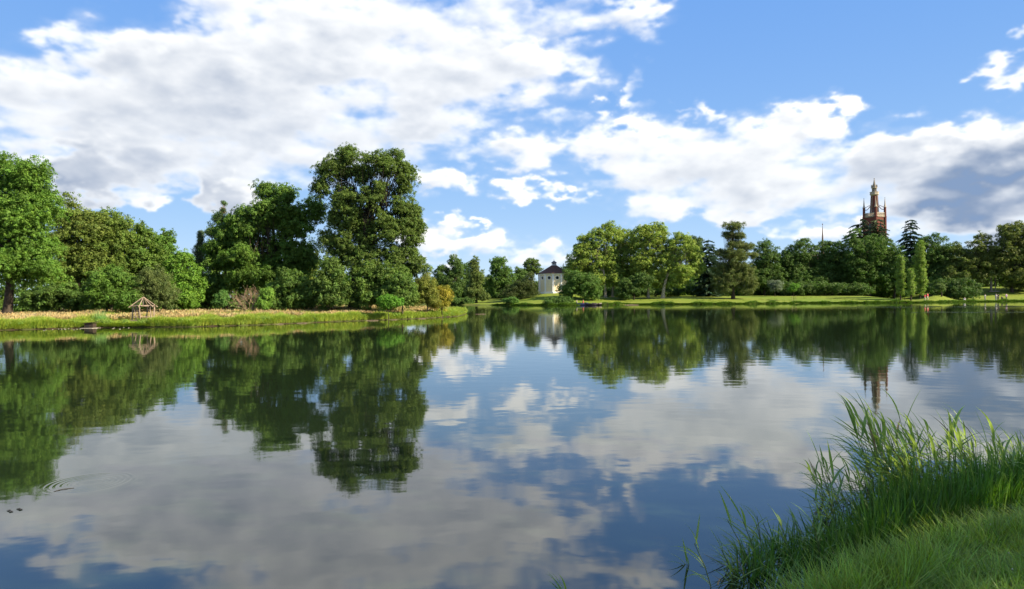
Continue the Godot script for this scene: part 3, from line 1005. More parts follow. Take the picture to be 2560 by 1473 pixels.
func make_church() -> void:
	var d := 370.0
	var s := d / F
	var c := px(2188.0, 732.0, d)
	var g := 1.8
	var root := thing("church", Vector3(c.x, g, c.z), "red brick church with pinnacled stone-trimmed tower and slim ridge spire rising over treetops", "church")
	var hh := func(y: float) -> float: return px(2188.0, y, d).y - g
	var rr := 5.16
	var th := atan2(4.8, -1.9)     # the corner nearest the lake
	var corner := []
	for k in 4:
		corner.append(Vector3(cos(th + k * PI / 2) * rr, 0, sin(th + k * PI / 2) * rr))
	var par: float = hh.call(542.0)
	var body := MB.new()
	body.smooth = false
	for k in 4:
		var a: Vector3 = corner[k]
		var b: Vector3 = corner[(k + 1) % 4]
		body.quad(a, a + Vector3(0, par, 0), b + Vector3(0, par, 0), b)
	body.quad(corner[0] + Vector3(0, par, 0), corner[1] + Vector3(0, par, 0), corner[2] + Vector3(0, par, 0), corner[3] + Vector3(0, par, 0))
	var tower := part("tower_body", body.mesh(), mats.brick, root)
	for k in 4:
		var a: Vector3 = corner[k]
		var b: Vector3 = corner[(k + 1) % 4]
		var nrm := ((a + b) * 0.5).normalized()
		var side := (b - a).normalized()
		var mid := (a + b) * 0.5
		# belfry opening with pointed arch, framed in stone
		for yy in [par - 8.5, par - 17.0]:
			var fr := MB.new()
			fr.smooth = false
			var pane := MB.new()
			pane.smooth = false
			var poly := [Vector2(-0.75, 0), Vector2(-0.75, 3.2), Vector2(-0.5, 4.2), Vector2(0, 5.0), Vector2(0.5, 4.2), Vector2(0.75, 3.2), Vector2(0.75, 0)]
			for i in poly.size():
				var p: Vector2 = poly[i]
				var q: Vector2 = poly[(i + 1) % poly.size()]
				var o := mid + Vector3(0, yy, 0)
				pane.tri(o + nrm * 0.03 + Vector3(0, 1.5, 0), o + nrm * 0.03 + side * p.x + Vector3(0, p.y, 0), o + nrm * 0.03 + side * q.x + Vector3(0, q.y, 0))
				fr.quad(o + nrm * 0.1 + side * p.x + Vector3(0, p.y, 0), o + nrm * 0.1 + side * p.x * 1.25 + Vector3(0, p.y * 1.04, 0), o + nrm * 0.1 + side * q.x * 1.25 + Vector3(0, q.y * 1.04, 0), o + nrm * 0.1 + side * q.x + Vector3(0, q.y, 0))
				fr.quad(o + side * p.x * 1.25 + Vector3(0, p.y * 1.04, 0), o + nrm * 0.1 + side * p.x * 1.25 + Vector3(0, p.y * 1.04, 0), o + nrm * 0.1 + side * q.x * 1.25 + Vector3(0, q.y * 1.04, 0), o + side * q.x * 1.25 + Vector3(0, q.y * 1.04, 0))
			part("window_frame", fr.mesh(), mats.brick, tower)
			part("window_pane", pane.mesh(), mats.dark_glass, tower)
		# pierced parapet: posts, rails and a toothed corbel below
		var top_: float = hh.call(533.0)
		var pr := MB.new()
		pr.smooth = false
		var bas := Basis(side, Vector3.UP, nrm)
		var ln := a.distance_to(b)
		var o2 := mid + nrm * 0.12
		pr.box(o2 + Vector3(0, top_ - 0.12, 0), Vector3(ln, 0.28, 0.34), bas)
		pr.box(o2 + Vector3(0, par + 0.15, 0), Vector3(ln, 0.34, 0.42), bas)
		for i in 11:
			var u := (i / 10.0 - 0.5) * ln * 0.94
			pr.box(o2 + side * u + Vector3(0, (par + top_) * 0.5, 0), Vector3(0.18, top_ - par, 0.2), bas)
			pr.box(o2 + side * u + Vector3(0, par - 0.22, 0), Vector3(0.36, 0.5, 0.3), bas)
		for i in 10:
			var u := ((i + 0.5) / 10.0 - 0.5) * ln * 0.94
			pr.box(o2 + side * u + Vector3(0, (par + top_) * 0.5, 0), Vector3(0.5, 0.14, 0.14), bas * Basis(Vector3.BACK, PI / 4))
			pr.box(o2 + side * u + Vector3(0, (par + top_) * 0.5, 0), Vector3(0.5, 0.14, 0.12), bas * Basis(Vector3.BACK, -PI / 4))
		part("parapet", pr.mesh(), mats.sandstone, root)
		# corner turret with pinnacle
		var tb: float = hh.call(518.5)
		var tt: float = hh.call(494.0)
		var tu := MB.new()
		tu.smooth = false
		tu.lathe([Vector2(0.78, 0), Vector2(0.78, par - 0.6), Vector2(0.92, par - 0.3), Vector2(0.7, par + 0.1), Vector2(0.62, tb)], a, 8, 0.3)
		var turret := part("corner_turret", tu.mesh(), mats.brick, root)
		var pn := MB.new()
		pn.smooth = false
		pn.lathe([Vector2(0.78, tb - 0.3), Vector2(0.82, tb), Vector2(0.5, tb + 0.3), Vector2(0.34, tb + 1.6), Vector2(0.1, tt - 0.6), Vector2(0.1, tt - 0.45), Vector2(0.24, tt - 0.3), Vector2(0.1, tt - 0.15), Vector2(0.0, tt)], a, 8, 0.3)
		part("pinnacle", pn.mesh(), mats.sandstone, turret)
		# flying buttress to the upper shaft
		var fb := MB.new()
		fb.smooth = false
		var an := a.normalized()
		var pts := []
		for i in 7:
			var u := i / 6.0
			pts.append(an * lerpf(4.9, 2.2, u) + Vector3(0, lerpf(tb - 1.2, tb + 0.6, u) - 1.0 * sin(u * PI) * 0.9, 0))
		fb.tube(pts, [0.2, 0.19, 0.18, 0.18, 0.18, 0.19, 0.2], 5)
		fb.tube([an * 4.8 + Vector3(0, tb - 0.2, 0), an * 2.2 + Vector3(0, tb + 1.2, 0)], [0.14, 0.14], 5)
		part("flying_buttress", fb.mesh(), mats.brick, root)
	# tapering octagonal shaft with stone ribs
	var s0 := par
	var s1: float = hh.call(487.0)
	var sh := MB.new()
	sh.smooth = false
	sh.lathe([Vector2(2.25, s0 - 0.5), Vector2(2.15, s0 + 2.0), Vector2(1.62, s1)], Vector3.ZERO, 8, th)
	var shaft := part("upper_shaft", sh.mesh(), mats.brick, root)
	for k in 8:
		var an := th + TAU * k / 8.0
		var dv := Vector3(cos(an), 0, sin(an))
		var rb := MB.new()
		rb.tube([dv * 2.27 + Vector3(0, s0, 0), dv * 2.17 + Vector3(0, s0 + 2, 0), dv * 1.66 + Vector3(0, s1, 0)], [0.16, 0.15, 0.11], 5)
		part("rib", rb.mesh(), mats.sandstone if k % 2 else mats.brick, shaft)
		var a2 := an + PI / 8.0
		var wv := Vector3(cos(a2), 0, sin(a2))
		var sl := MB.new()
		sl.smooth = false
		sl.box(wv * 1.93 + Vector3(0, s0 + 3.2, 0), Vector3(0.1, 3.4, 0.42), Basis(Vector3.UP, -a2))
		part("slit_window", sl.mesh(), mats.dark_glass, shaft)
	# gallery, open lantern, crown and spirelet
	var g1: float = hh.call(480.0)
	var ga := MB.new()
	ga.smooth = false
	ga.lathe([Vector2(1.6, s1 - 0.6), Vector2(2.3, s1), Vector2(2.3, s1 + 0.3), Vector2(2.2, s1 + 0.3), Vector2(2.2, g1 - 0.25), Vector2(2.32, g1 - 0.25), Vector2(2.32, g1), Vector2(2.05, g1), Vector2(2.05, s1 + 0.4), Vector2(0.0, s1 + 0.4)], Vector3.ZERO, 8, th)
	part("gallery", ga.mesh(), mats.sandstone, root)
	var l1: float = hh.call(470.5)
	var la := MB.new()
	la.smooth = false
	for k in 8:
		var an := th + TAU * k / 8.0
		la.box(Vector3(cos(an) * 1.05, (s1 + l1) * 0.5, sin(an) * 1.05), Vector3(0.3, l1 - s1, 0.3), Basis(Vector3.UP, -an))
	la.lathe([Vector2(0.55, s1), Vector2(0.45, l1)], Vector3.ZERO, 8, th)
	part("lantern", la.mesh(), mats.grey_stone, root)
	var cr := MB.new()
	cr.smooth = false
	cr.lathe([Vector2(1.1, l1 - 0.3), Vector2(1.55, l1), Vector2(1.55, l1 + 0.35), Vector2(1.1, l1 + 0.4), Vector2(0.85, l1 + 0.9)], Vector3.ZERO, 8, th)
	var crown := part("spire_crown", cr.mesh(), mats.sandstone, root)
	var c1: float = hh.call(461.0)
	for k in 8:
		var an := th + TAU * k / 8.0
		var pn := MB.new()
		pn.smooth = false
		pn.lathe([Vector2(0.16, l1 + 0.2), Vector2(0.14, c1 - 0.9), Vector2(0.2, c1 - 0.8), Vector2(0.0, c1)], Vector3(cos(an) * 1.45, 0, sin(an) * 1.45), 5)
		part("pinnacle", pn.mesh(), mats.grey_stone, crown)
	var tip: float = hh.call(444.5)
	var sp := MB.new()
	sp.smooth = false
	var prof := []
	for i in 9:
		var t := i / 8.0
		var ra := lerpf(0.95, 0.09, pow(t, 0.8))
		var yy := lerpf(l1 + 0.7, tip - 0.7, t)
		prof.append(Vector2(ra, yy))
		if i < 8:
			prof.append(Vector2(ra + 0.16, yy + 0.08))
			prof.append(Vector2(ra - 0.02, yy + 0.2))
	prof.append(Vector2(0.3, tip - 0.55)); prof.append(Vector2(0.3, tip - 0.35)); prof.append(Vector2(0.08, tip - 0.3)); prof.append(Vector2(0.0, tip))
	sp.lathe(prof, Vector3.ZERO, 8, th)
	part("spirelet", sp.mesh(), mats.grey_stone, root)
	# nave behind the trees with its ridge spire
	var rx: float = px(2061.0, 600.0, d).x - c.x
	var nv := MB.new()
	nv.smooth = false
	nv.box(Vector3(rx * 0.55, 7.0, -2.0), Vector3(absf(rx) + 8.0, 14.0, 11.0))
	part("nave", nv.mesh(), mats.brick, root)
	var nr := MB.new()
	nr.smooth = false
	var x0 := rx * 0.55 - (absf(rx) + 9.0) * 0.5
	var x1 := rx * 0.55 + (absf(rx) + 9.0) * 0.5
	nr.quad(Vector3(x0, 13.8, 4.2), Vector3(x0, 22, -2), Vector3(x1, 22, -2), Vector3(x1, 13.8, 4.2))
	nr.quad(Vector3(x1, 13.8, -8.2), Vector3(x1, 22, -2), Vector3(x0, 22, -2), Vector3(x0, 13.8, -8.2))
	nr.tri(Vector3(x0, 13.8, 4.2), Vector3(x0, 22, -2), Vector3(x0, 13.8, -8.2))
	nr.tri(Vector3(x1, 13.8, 4.2), Vector3(x1, 22, -2), Vector3(x1, 13.8, -8.2))
	part("nave_roof", nr.mesh(), mats.roof_tile, root)
	var ty: float = hh.call(557.0)
	var rs := MB.new()
	rs.smooth = false
	rs.lathe([Vector2(0.9, 21.0), Vector2(0.85, 25.0), Vector2(1.05, 25.2), Vector2(0.65, 27.0), Vector2(0.3, 34.0), Vector2(0.09, ty - 1.0), Vector2(0.09, ty - 0.75), Vector2(0.3, ty - 0.55), Vector2(0.3, ty - 0.3), Vector2(0.05, ty - 0.1), Vector2(0.0, ty + 0.3)], Vector3(rx, 0, -2), 8)
	part("ridge_spire", rs.mesh(), plain("rust_lead", lin(0.10, 0.055, 0.045), 0.7), root)

func make_temple() -> void:
	# a weathered stone arch half hidden under the trees
	var p := on_ground(2489, 196.0)
	var s := 196.0 / F
	var root := thing("stone_grotto_arch", p, "weathered grey stone arch with thin column under dark trees", "arch", "", deg_to_rad(-15))
	var hh: float = px(2489, 688, 196).y - p.y
	var a := MB.new()
	a.tube([Vector3(0.0, 0, 0), Vector3(0.02, hh * 0.5, 0), Vector3(0, hh * 0.86, 0)], [0.16, 0.15, 0.14], 8)
	part("column", a.mesh(), mats.grey_stone, root)
	var b := MB.new()
	b.smooth = false
	b.box(Vector3(-0.1, hh * 0.93, 0), Vector3(1.5, 0.3, 0.7))
	b.box(Vector3(-0.1, hh * 0.87, 0), Vector3(0.55, 0.14, 0.5))
	part("lintel", b.mesh(), mats.grey_stone, root)
	var c := MB.new()
	c.smooth = false
	c.box(Vector3(-1.1, hh * 0.45, 0), Vector3(0.45, hh * 0.9, 0.6))
	part("pier", c.mesh(), mats.grey_stone, root)
	var e := MB.new()
	e.smooth = false
	e.box(Vector3(-0.4, 0.12, 0), Vector3(2.4, 0.3, 1.1))
	part("plinth", e.mesh(), mats.grey_stone, root)

# ---------------------------------------------------------------- trees
func make_isle_trees() -> void:
	var g1 := Color(0.062, 0.125, 0.020)
	var olive := Color(0.088, 0.125, 0.026)
	var bright := Color(0.085, 0.17, 0.022)
	var dark := Color(0.058, 0.108, 0.022)
	tree("maple_tree", "tall bright green maple with short grey trunk at the end of the meadow", "tree", 14, 62, [[80, 450, 58, 55], [20, 440, 52, 50], [60, 540, 80, 70], [75, 610, 68, 66], [72, 672, 74, 44], [-50, 550, 90, 110], [-10, 670, 85, 46], [110, 500, 28, 40], [-100, 470, 70, 70]], {"col": Color(0.07, 0.14, 0.02), "lobe": 1.75, "trunk": 0.42, "limbs": 7, "fill": 1.0, "leaf": 0.85, "gap": 0.1})
	tree("lime_tree", "olive-topped rounded lime tree next to the tall maple", "tree", 190, 76, [[185, 545, 48, 48], [220, 580, 50, 50], [180, 620, 55, 55], [165, 690, 50, 40], [225, 660, 45, 40]], {"col": olive, "lobe": 1.6, "trunk": 0.35, "gap": 0.08})
	tree("lime_tree", "broad olive-green lime tree standing behind the rustic gazebo", "tree", 275, 78, [[270, 565, 45, 45], [300, 590, 35, 50], [265, 630, 55, 50], [290, 690, 60, 40]], {"col": olive.lerp(g1, 0.3), "lobe": 1.6, "trunk": 0.35, "gap": 0.08})
	tree("hornbeam_tree", "mid green hornbeam with pointed leafy shoots beyond the gazebo", "tree", 352, 80, [[350, 610, 38, 45], [325, 640, 40, 50], [365, 660, 48, 55], [350, 720, 58, 42]], {"col": g1.lerp(olive, 0.4), "lobe": 1.0, "trunk": 0.3})
	tree("hornbeam_tree", "green hornbeam with forked top beside the lower bright maple", "tree", 410, 83, [[408, 608, 30, 38], [400, 660, 40, 45], [420, 710, 45, 45]], {"col": g1, "lobe": 1.0, "trunk": 0.3})
	tree("field_maple_tree", "low bright green field maple hanging down to the meadow", "tree", 455, 78, [[450, 668, 36, 38], [440, 715, 45, 40], [478, 710, 32, 40], [465, 750, 40, 24]], {"col": bright, "lobe": 0.95, "trunk": 0.22})
	tree("understory_shrub", "spreading leafy hornbeam shrub directly behind the rustic gazebo", "shrub", 265, 70, [[250, 735, 42, 40], [295, 745, 45, 32], [275, 700, 45, 30], [330, 755, 30, 24]], {"col": g1, "lobe": 0.9, "trunk": 0.12, "leaf": 0.85})
	tree("understory_shrub", "fine grey-green willow shrub rising behind the gazebo roof", "shrub", 385, 71, [[385, 705, 36, 35], [370, 745, 38, 28], [410, 740, 30, 30]], {"col": Color(0.075, 0.105, 0.035), "lobe": 0.7, "kind": "small", "trunk": 0.1})
	tree("understory_shrub", "leafy shrub growing under the olive lime tree", "shrub", 150, 74, [[150, 740, 50, 30], [95, 745, 40, 28], [200, 750, 35, 25]], {"col": dark, "lobe": 0.9, "trunk": 0.1})
	tree("grey_fir_tree", "slim pale grey-green fir between the field maple and the pine", "tree", 501, 86, [[501, 596, 7, 20], [500, 630, 15, 24], [498, 670, 22, 30], [500, 715, 27, 32]], {"col": Color(0.085, 0.115, 0.055), "kind": "small", "lobe": 0.7, "leaf": 0.9, "trunk": 0.2, "trunk_top": 0.97, "gap": 0.08})
	tree("pine_tree", "ragged dark pine with bare reddish lower trunk", "tree", 564, 84, [[557, 517, 7, 15], [545, 548, 18, 16], [574, 552, 16, 18], [533, 582, 22, 14], [562, 590, 26, 20], [540, 618, 26, 20], [575, 630, 26, 24], [548, 660, 30, 20]], {"col": Color(0.06, 0.105, 0.034), "kind": "small", "lobe": 0.85, "leaf": 1.0, "trunk": 0.22, "trunk_top": 0.97, "gap": 0.18, "bark": mats.pine_bark})
	tree("chestnut_tree", "wide dark green chestnut with sunlit yellow-green top beside the great oak", "tree", 682, 82, [[664, 478, 26, 24], [716, 492, 30, 26], [690, 540, 60, 40], [635, 560, 55, 45], [590, 590, 50, 55], [745, 560, 46, 52], [785, 530, 28, 34], [620, 650, 78, 55], [700, 640, 80, 60], [755, 650, 38, 50], [560, 640, 45, 45], [660, 700, 90, 40]], {"col": Color(0.060, 0.115, 0.018), "lobe": 1.45, "trunk": 0.5, "limbs": 8, "leaf": 1.0, "fill": 1.05})
	tree("oak_tree", "towering old oak with open spreading crown and dark gnarled limbs near the point", "tree", 884, 78, [[869, 393, 28, 28], [830, 425, 44, 36], [905, 420, 55, 42], [975, 412, 50, 36], [1014, 452, 34, 38], [800, 474, 22, 26], [862, 495, 40, 36], [930, 495, 55, 50], [1005, 510, 42, 44], [1036, 540, 20, 22], [960, 580, 66, 42], [905, 570, 30, 34], [1030, 600, 26, 36], [1005, 650, 46, 40], [920, 655, 70, 45], [845, 640, 34, 45], [870, 585, 28, 30], [1045, 672, 28, 40], [885, 545, 40, 34], [895, 615, 44, 36], [822, 600, 24, 28], [838, 545, 20, 24], [1000, 560, 50, 40], [1048, 570, 14, 26]], {"col": Color(0.070, 0.112, 0.024), "lobe": 1.05, "trunk": 0.62, "limbs": 9, "fill": 1.0, "gap": 0.2, "twigs": 26, "leaf": 0.74, "depth": 0.9, "swell": 1.1, "bark": mats.oak_bark})
	tree("hazel_shrub", "dense hazel thicket at the foot of the great oak's shaded side", "shrub", 828, 74, [[828, 690, 36, 42], [815, 735, 40, 32], [850, 740, 32, 30]], {"col": Color(0.064, 0.112, 0.024), "lobe": 0.9, "trunk": 0.12})
	tree("hazel_shrub", "leafy hazel thicket below the oak's long low limb", "shrub", 960, 75, [[930, 700, 45, 40], [985, 700, 42, 38], [920, 745, 35, 25], [960, 740, 40, 30]], {"col": Color(0.068, 0.118, 0.022), "lobe": 0.9, "trunk": 0.12})
	tree("elder_shrub", "rounded green elder bush next to the yellowish bushes on the point", "shrub", 1005, 73, [[1003, 722, 32, 36], [1020, 745, 26, 24]], {"col": Color(0.075, 0.13, 0.026), "lobe": 0.75, "trunk": 0.1, "leaf": 0.8})
	tree("low_shrub", "small vivid green rounded bush in the pale grass under the oak", "shrub", 972, 70, [[972, 755, 27, 18]], {"col": Color(0.07, 0.17, 0.018), "lobe": 0.5, "trunk": 0.06, "leaf": 0.65})
	tree("olive_shrub", "tall olive-yellow willow bush on the meadow point", "shrub", 1068, 77, [[1066, 720, 27, 34], [1045, 745, 22, 26], [1085, 745, 22, 24]], {"col": Color(0.13, 0.15, 0.032), "lobe": 0.7, "kind": "small", "trunk": 0.1})
	tree("yellow_shrub", "golden-leaved rounded bush at the very end of the meadow point", "shrub", 1105, 78, [[1106, 742, 26, 26], [1095, 755, 24, 16]], {"col": Color(0.19, 0.17, 0.022), "lobe": 0.6, "kind": "small", "trunk": 0.08})
	tree("lilac_shrub", "dark green shrub below the chestnut, beside the bare brown bush", "shrub", 735, 75, [[730, 715, 48, 36], [765, 740, 36, 34], [700, 750, 40, 26], [745, 755, 44, 22]], {"col": Color(0.06, 0.112, 0.022), "lobe": 0.9, "trunk": 0.12})
	tree("sapling_tree", "light green young shrub growing beside the bare brown bush", "shrub", 664, 70, [[668, 735, 15, 18], [660, 760, 15, 14]], {"col": Color(0.10, 0.19, 0.03), "lobe": 0.5, "trunk": 0.05, "leaf": 0.7})
	tree("sapling_tree", "small slender sapling with feathery green crown in front of the pine", "tree", 556, 76, [[556, 742, 16, 14], [552, 758, 15, 9]], {"col": Color(0.06, 0.13, 0.03), "lobe": 0.5, "trunk": 0.06, "leaf": 0.7})
	tree("understory_shrub", "dark thicket under the grey fir and the pine", "shrub", 520, 82, [[500, 740, 40, 34], [545, 720, 32, 30]], {"col": Color(0.06, 0.112, 0.022), "lobe": 0.9, "trunk": 0.1})
	tree("distant_tree", "small yellow-green treetop showing in the gap beside the great oak", "tree", 778, 96, [[776, 655, 22, 34], [770, 690, 28, 30]], {"col": Color(0.11, 0.15, 0.03), "lobe": 0.9, "trunk": 0.2})
	bare_bush()
	# closed wood behind
	wood("meadow_wood", "deep green wood closing off the back of the meadow", -260, 1010, 94, 108, [[-260, 560], [140, 590], [330, 640], [480, 665], [600, 650], [760, 690], [860, 660], [1010, 705]], 5200, 1.6, Color(0.066, 0.122, 0.022))

func bare_bush() -> void:
	var base := on_ground(626, 70)
	var root := thing("bare_bush", base, "leafless brown twiggy bush standing in the meadow grass", "shrub")
	rng.seed = 77
	for k in 9:
		var mb := MB.new()
		var q := [[Vector3(0, -0.05, 0), (Vector3(cos(k * 0.7), 0, sin(k * 0.7)) * rnd(0.25, 0.95) + Vector3(0, 1, 0)).normalized(), rnd(1.05, 1.45), 0.045, 0]]
		while q.size():
			var e: Array = q.pop_back()
			var p: Vector3 = e[0]
			var dir: Vector3 = e[1]
			var l: float = e[2]
			var r: float = e[3]
			var m := p + dir * l * 0.5 + rdir() * l * 0.06
			var t := p + dir * l
			mb.tube([p, m, t], [r, r * 0.85, r * 0.65], 4, Color.WHITE, false)
			if e[4] < 4:
				for j in (3 if e[4] < 3 else 2):
					var nd := (dir + rdir() * 0.62 + Vector3(0, 0.02, 0)).normalized()
					q.append([t if j < 2 else m, nd, l * rnd(0.55, 0.72), r * 0.62, e[4] + 1])
		part("stem", mb.mesh(), mats.twig, root)

# a closed mass of woodland foliage between two distances; top line as the photograph shows it
func wood(called: String, label: String, x0: float, x1: float, d0: float, d1: float, line: Array, many: int, scale: float, col: Color) -> void:
	rng.seed = called.hash()
	var buf := PackedFloat32Array()
	for i in many:
		var x := rnd(x0, x1)
		var d := lerpf(d0, d1, pow(rng.randf(), 1.6))
		var ty := 0.0
		for k in line.size() - 1:
			if x >= line[k][0] and x <= line[k + 1][0]:
				ty = lerpf(line[k][1], line[k + 1][1], (x - line[k][0]) / (line[k + 1][0] - line[k][0]))
		var p := px(x, 740.0, d)
		var g := ground_y(p)
		var h := px(x, ty, d).y - g
		h *= 0.82 + 0.3 * noise.get_noise_2d(p.x * 7.0, p.z * 3.0)
		p.y = g + h * (pow(rng.randf(), 0.8) if i % 4 else rnd(0.0, 0.22))
		var up := (Vector3.UP + rdir() * 0.9).normalized()
		var a := up.cross(rdir()).normalized()
		var k2 := scale * rnd(0.7, 1.4)
		put(buf, Basis(a * k2, up * k2, a.cross(up) * k2), p, tint(col, 0.3))
	var o := scatter(called, spray("broad", 1), mats.leaf, buf, self)
	tag(o, label, "woodland")

func make_far_trees() -> void:
	var gd := Color(0.055, 0.10, 0.024)
	var pl := Color(0.158, 0.215, 0.044)
	var far := {"leaf": 1.55, "lobe": 1.9, "limbs": 4, "trunk": 0.35}
	var mk := func(called: String, label: String, bx: float, d: float, e: Array, extra := {}) -> void:
		var o: Dictionary = far.duplicate()
		o.merge(extra, true)
		tree(called, label, o.get("category", "tree"), bx, d, e, o)
	# across the channel
	mk.call("alder_tree", "dark round-headed alder across the channel behind the golden bush", 1133, 205, [[1135, 672, 27, 32], [1105, 695, 20, 34], [1138, 715, 34, 32], [1108, 735, 26, 18]], {"col": gd})
	mk.call("larch_tree", "yellow-green drooping larch leaning over the channel bank", 1190, 188, [[1186, 672, 15, 28], [1190, 700, 22, 26], [1186, 732, 24, 22], [1208, 742, 18, 10]], {"col": Color(0.085, 0.12, 0.032), "lobe": 1.2, "leaf": 1.2, "lean": 0.6})
	mk.call("ash_tree", "full green ash next to the drooping larch", 1250, 204, [[1250, 672, 30, 28], [1238, 705, 30, 30], [1268, 705, 24, 30], [1255, 735, 35, 15]], {"col": Color(0.06, 0.115, 0.024)})
	mk.call("ash_tree", "lower dark ash between the full ash and the airy birch", 1297, 210, [[1296, 690, 18, 26], [1300, 720, 24, 20]], {"col": gd})
	mk.call("birch_tree", "airy light birch whose crown shows sky, beside the pavilion", 1326, 214, [[1328, 664, 22, 16], [1318, 680, 16, 12], [1342, 678, 14, 10]], {"col": Color(0.075, 0.12, 0.03), "leaf": 1.0, "lobe": 1.0, "trunk": 0.2, "gap": 0.2})
	mk.call("alder_tree", "young alder tucked in next to the round-headed alder", 1170, 212, [[1165, 680, 16, 22], [1170, 715, 20, 26]], {"col": gd})
	mk.call("yew_shrub", "long dark dome-shaped yew hedge sloping beside the pavilion", 1305, 184, [[1326, 716, 22, 28], [1300, 726, 30, 20], [1275, 736, 22, 12]], {"col": Color(0.050, 0.070, 0.022), "trunk": 0.2, "category": "shrub", "kind": "small", "leaf": 1.6, "fill": 1.5})
	mk.call("waterside_shrub", "light green reedy bush at the water below the yew hedge", 1280, 171, [[1278, 753, 20, 8]], {"col": Color(0.06, 0.13, 0.025), "trunk": 0.1, "category": "shrub", "lobe": 0.8, "leaf": 1.0})
	mk.call("waterside_shrub", "dark low bush at the water below the pavilion's lawn", 1385, 165, [[1380, 755, 24, 9], [1410, 753, 20, 9]], {"col": Color(0.055, 0.105, 0.024), "trunk": 0.1, "category": "shrub", "lobe": 0.9, "leaf": 1.0})
	mk.call("waterside_shrub", "dark bank shrub under the round-headed alder", 1130, 186, [[1130, 752, 26, 10], [1165, 755, 20, 8]], {"col": Color(0.055, 0.105, 0.024), "trunk": 0.1, "category": "shrub", "lobe": 0.9, "leaf": 1.0})
	# plane trees
	mk.call("plane_tree", "wide pale-trunked plane tree leaning its crown over the pavilion", 1514, 186, [[1455, 625, 30, 34], [1490, 605, 36, 38], [1530, 585, 28, 28], [1480, 655, 45, 36], [1440, 670, 28, 30], [1520, 650, 32, 40], [1485, 698, 38, 20], [1535, 695, 24, 18]], {"col": pl, "bark": mats.plane_bark, "limbs": 6, "gap": 0.12, "lobe": 1.6, "leaf": 1.3})
	mk.call("plane_tree", "slender plane tree with airy top between two wide planes", 1532, 192, [[1565, 600, 30, 34], [1570, 645, 36, 38], [1548, 690, 40, 30], [1590, 680, 34, 28], [1540, 640, 26, 30]], {"col": pl, "bark": mats.plane_bark, "limbs": 5, "gap": 0.16, "lobe": 1.5, "leaf": 1.3})
	mk.call("plane_tree", "tallest yellow-green plane tree above the pale floating log", 1621, 185, [[1635, 588, 38, 34], [1602, 600, 30, 34], [1650, 635, 42, 40], [1610, 660, 38, 34], [1640, 690, 36, 24], [1600, 706, 34, 16], [1650, 712, 26, 12]], {"col": Color(0.172, 0.225, 0.044), "bark": mats.plane_bark, "limbs": 6, "gap": 0.12, "lobe": 1.6, "leaf": 1.3})
	mk.call("plane_tree", "spreading plane tree with thick straight trunk next to the dark spruce", 1657, 183, [[1700, 620, 38, 38], [1680, 650, 34, 36], [1735, 655, 24, 34], [1705, 680, 38, 24], [1750, 670, 14, 16], [1700, 706, 32, 14]], {"col": pl, "bark": mats.plane_bark, "limbs": 6, "gap": 0.12, "lobe": 1.6, "leaf": 1.3, "trunk": 0.5})
	mk.call("willow_shrub", "dense dark green bushes hanging over the moored boats", 1430, 176, [[1432, 700, 26, 26], [1465, 712, 38, 28], [1420, 728, 18, 18], [1480, 735, 30, 16]], {"col": Color(0.062, 0.118, 0.026), "category": "shrub", "lobe": 1.6, "leaf": 1.2, "trunk": 0.2})
	mk.call("willow_shrub", "green understory bush among the plane trunks", 1585, 180, [[1575, 715, 30, 20], [1610, 700, 24, 18], [1560, 738, 22, 9]], {"col": Color(0.055, 0.10, 0.026), "category": "shrub", "lobe": 1.2, "leaf": 1.2, "trunk": 0.15})
	mk.call("ash_tree", "thin airy ash rising behind the spreading plane tree", 1738, 212, [[1740, 615, 22, 22], [1728, 640, 20, 22]], {"col": Color(0.055, 0.09, 0.03), "gap": 0.15, "trunk": 0.2})
	conifer("spruce_tree", "dark blue-green spruce squeezed between plane tree and tall hemlock", 1772, 194, 595, [[0.06, 34], [0.4, 30], [0.75, 16], [1.0, 1.5]], {"col": Color(0.028, 0.055, 0.034), "leaf": 1.5})
	mk.call("hemlock_tree", "tall ragged hemlock with drooping boughs standing alone on the lawn edge", 1833, 180, [[1836, 566, 26, 12], [1820, 588, 15, 12], [1848, 590, 14, 12], [1838, 612, 26, 12], [1866, 618, 22, 9], [1808, 634, 22, 14], [1846, 642, 24, 14], [1880, 640, 14, 8], [1802, 668, 22, 20], [1862, 672, 26, 18], [1832, 668, 20, 20], [1798, 704, 20, 22], [1872, 702, 24, 20], [1830, 708, 18, 18], [1812, 728, 20, 10], [1866, 726, 22, 10], [1836, 640, 30, 30], [1836, 690, 36, 34], [1832, 596, 16, 20]], {"col": Color(0.082, 0.105, 0.036), "kind": "small", "lobe": 1.1, "leaf": 1.5, "trunk": 0.42, "trunk_top": 0.97, "gap": 0.22, "depth": 1.1, "flat": 0.7, "swell": 1.08})
	# the dark wood and its nearer trees
	mk.call("beech_tree", "dark beech just past the tall hemlock", 1912, 206, [[1915, 650, 34, 46], [1900, 690, 40, 40], [1930, 705, 34, 30]], {"col": gd})
	mk.call("beech_tree", "broad dark beech beneath the slim ridge spire", 2000, 208, [[2000, 636, 40, 46], [1970, 665, 34, 44], [2025, 670, 34, 46], [2000, 705, 50, 30]], {"col": gd})
	mk.call("beech_tree", "dark beech filling the gap between spire and church tower", 2080, 208, [[2080, 642, 36, 46], [2060, 680, 34, 40], [2100, 690, 30, 40]], {"col": gd})
	mk.call("beech_tree", "sunlit-topped beech standing before the foot of the church tower", 2175, 204, [[2128, 634, 32, 48], [2180, 636, 44, 46], [2150, 680, 48, 44], [2205, 685, 36, 44]], {"col": Color(0.058, 0.108, 0.024)})
	mk.call("beech_tree", "green beech directly behind the three poplars", 2236, 203, [[2235, 658, 34, 48], [2215, 690, 30, 40], [2262, 690, 30, 44]], {"col": Color(0.055, 0.105, 0.026)})
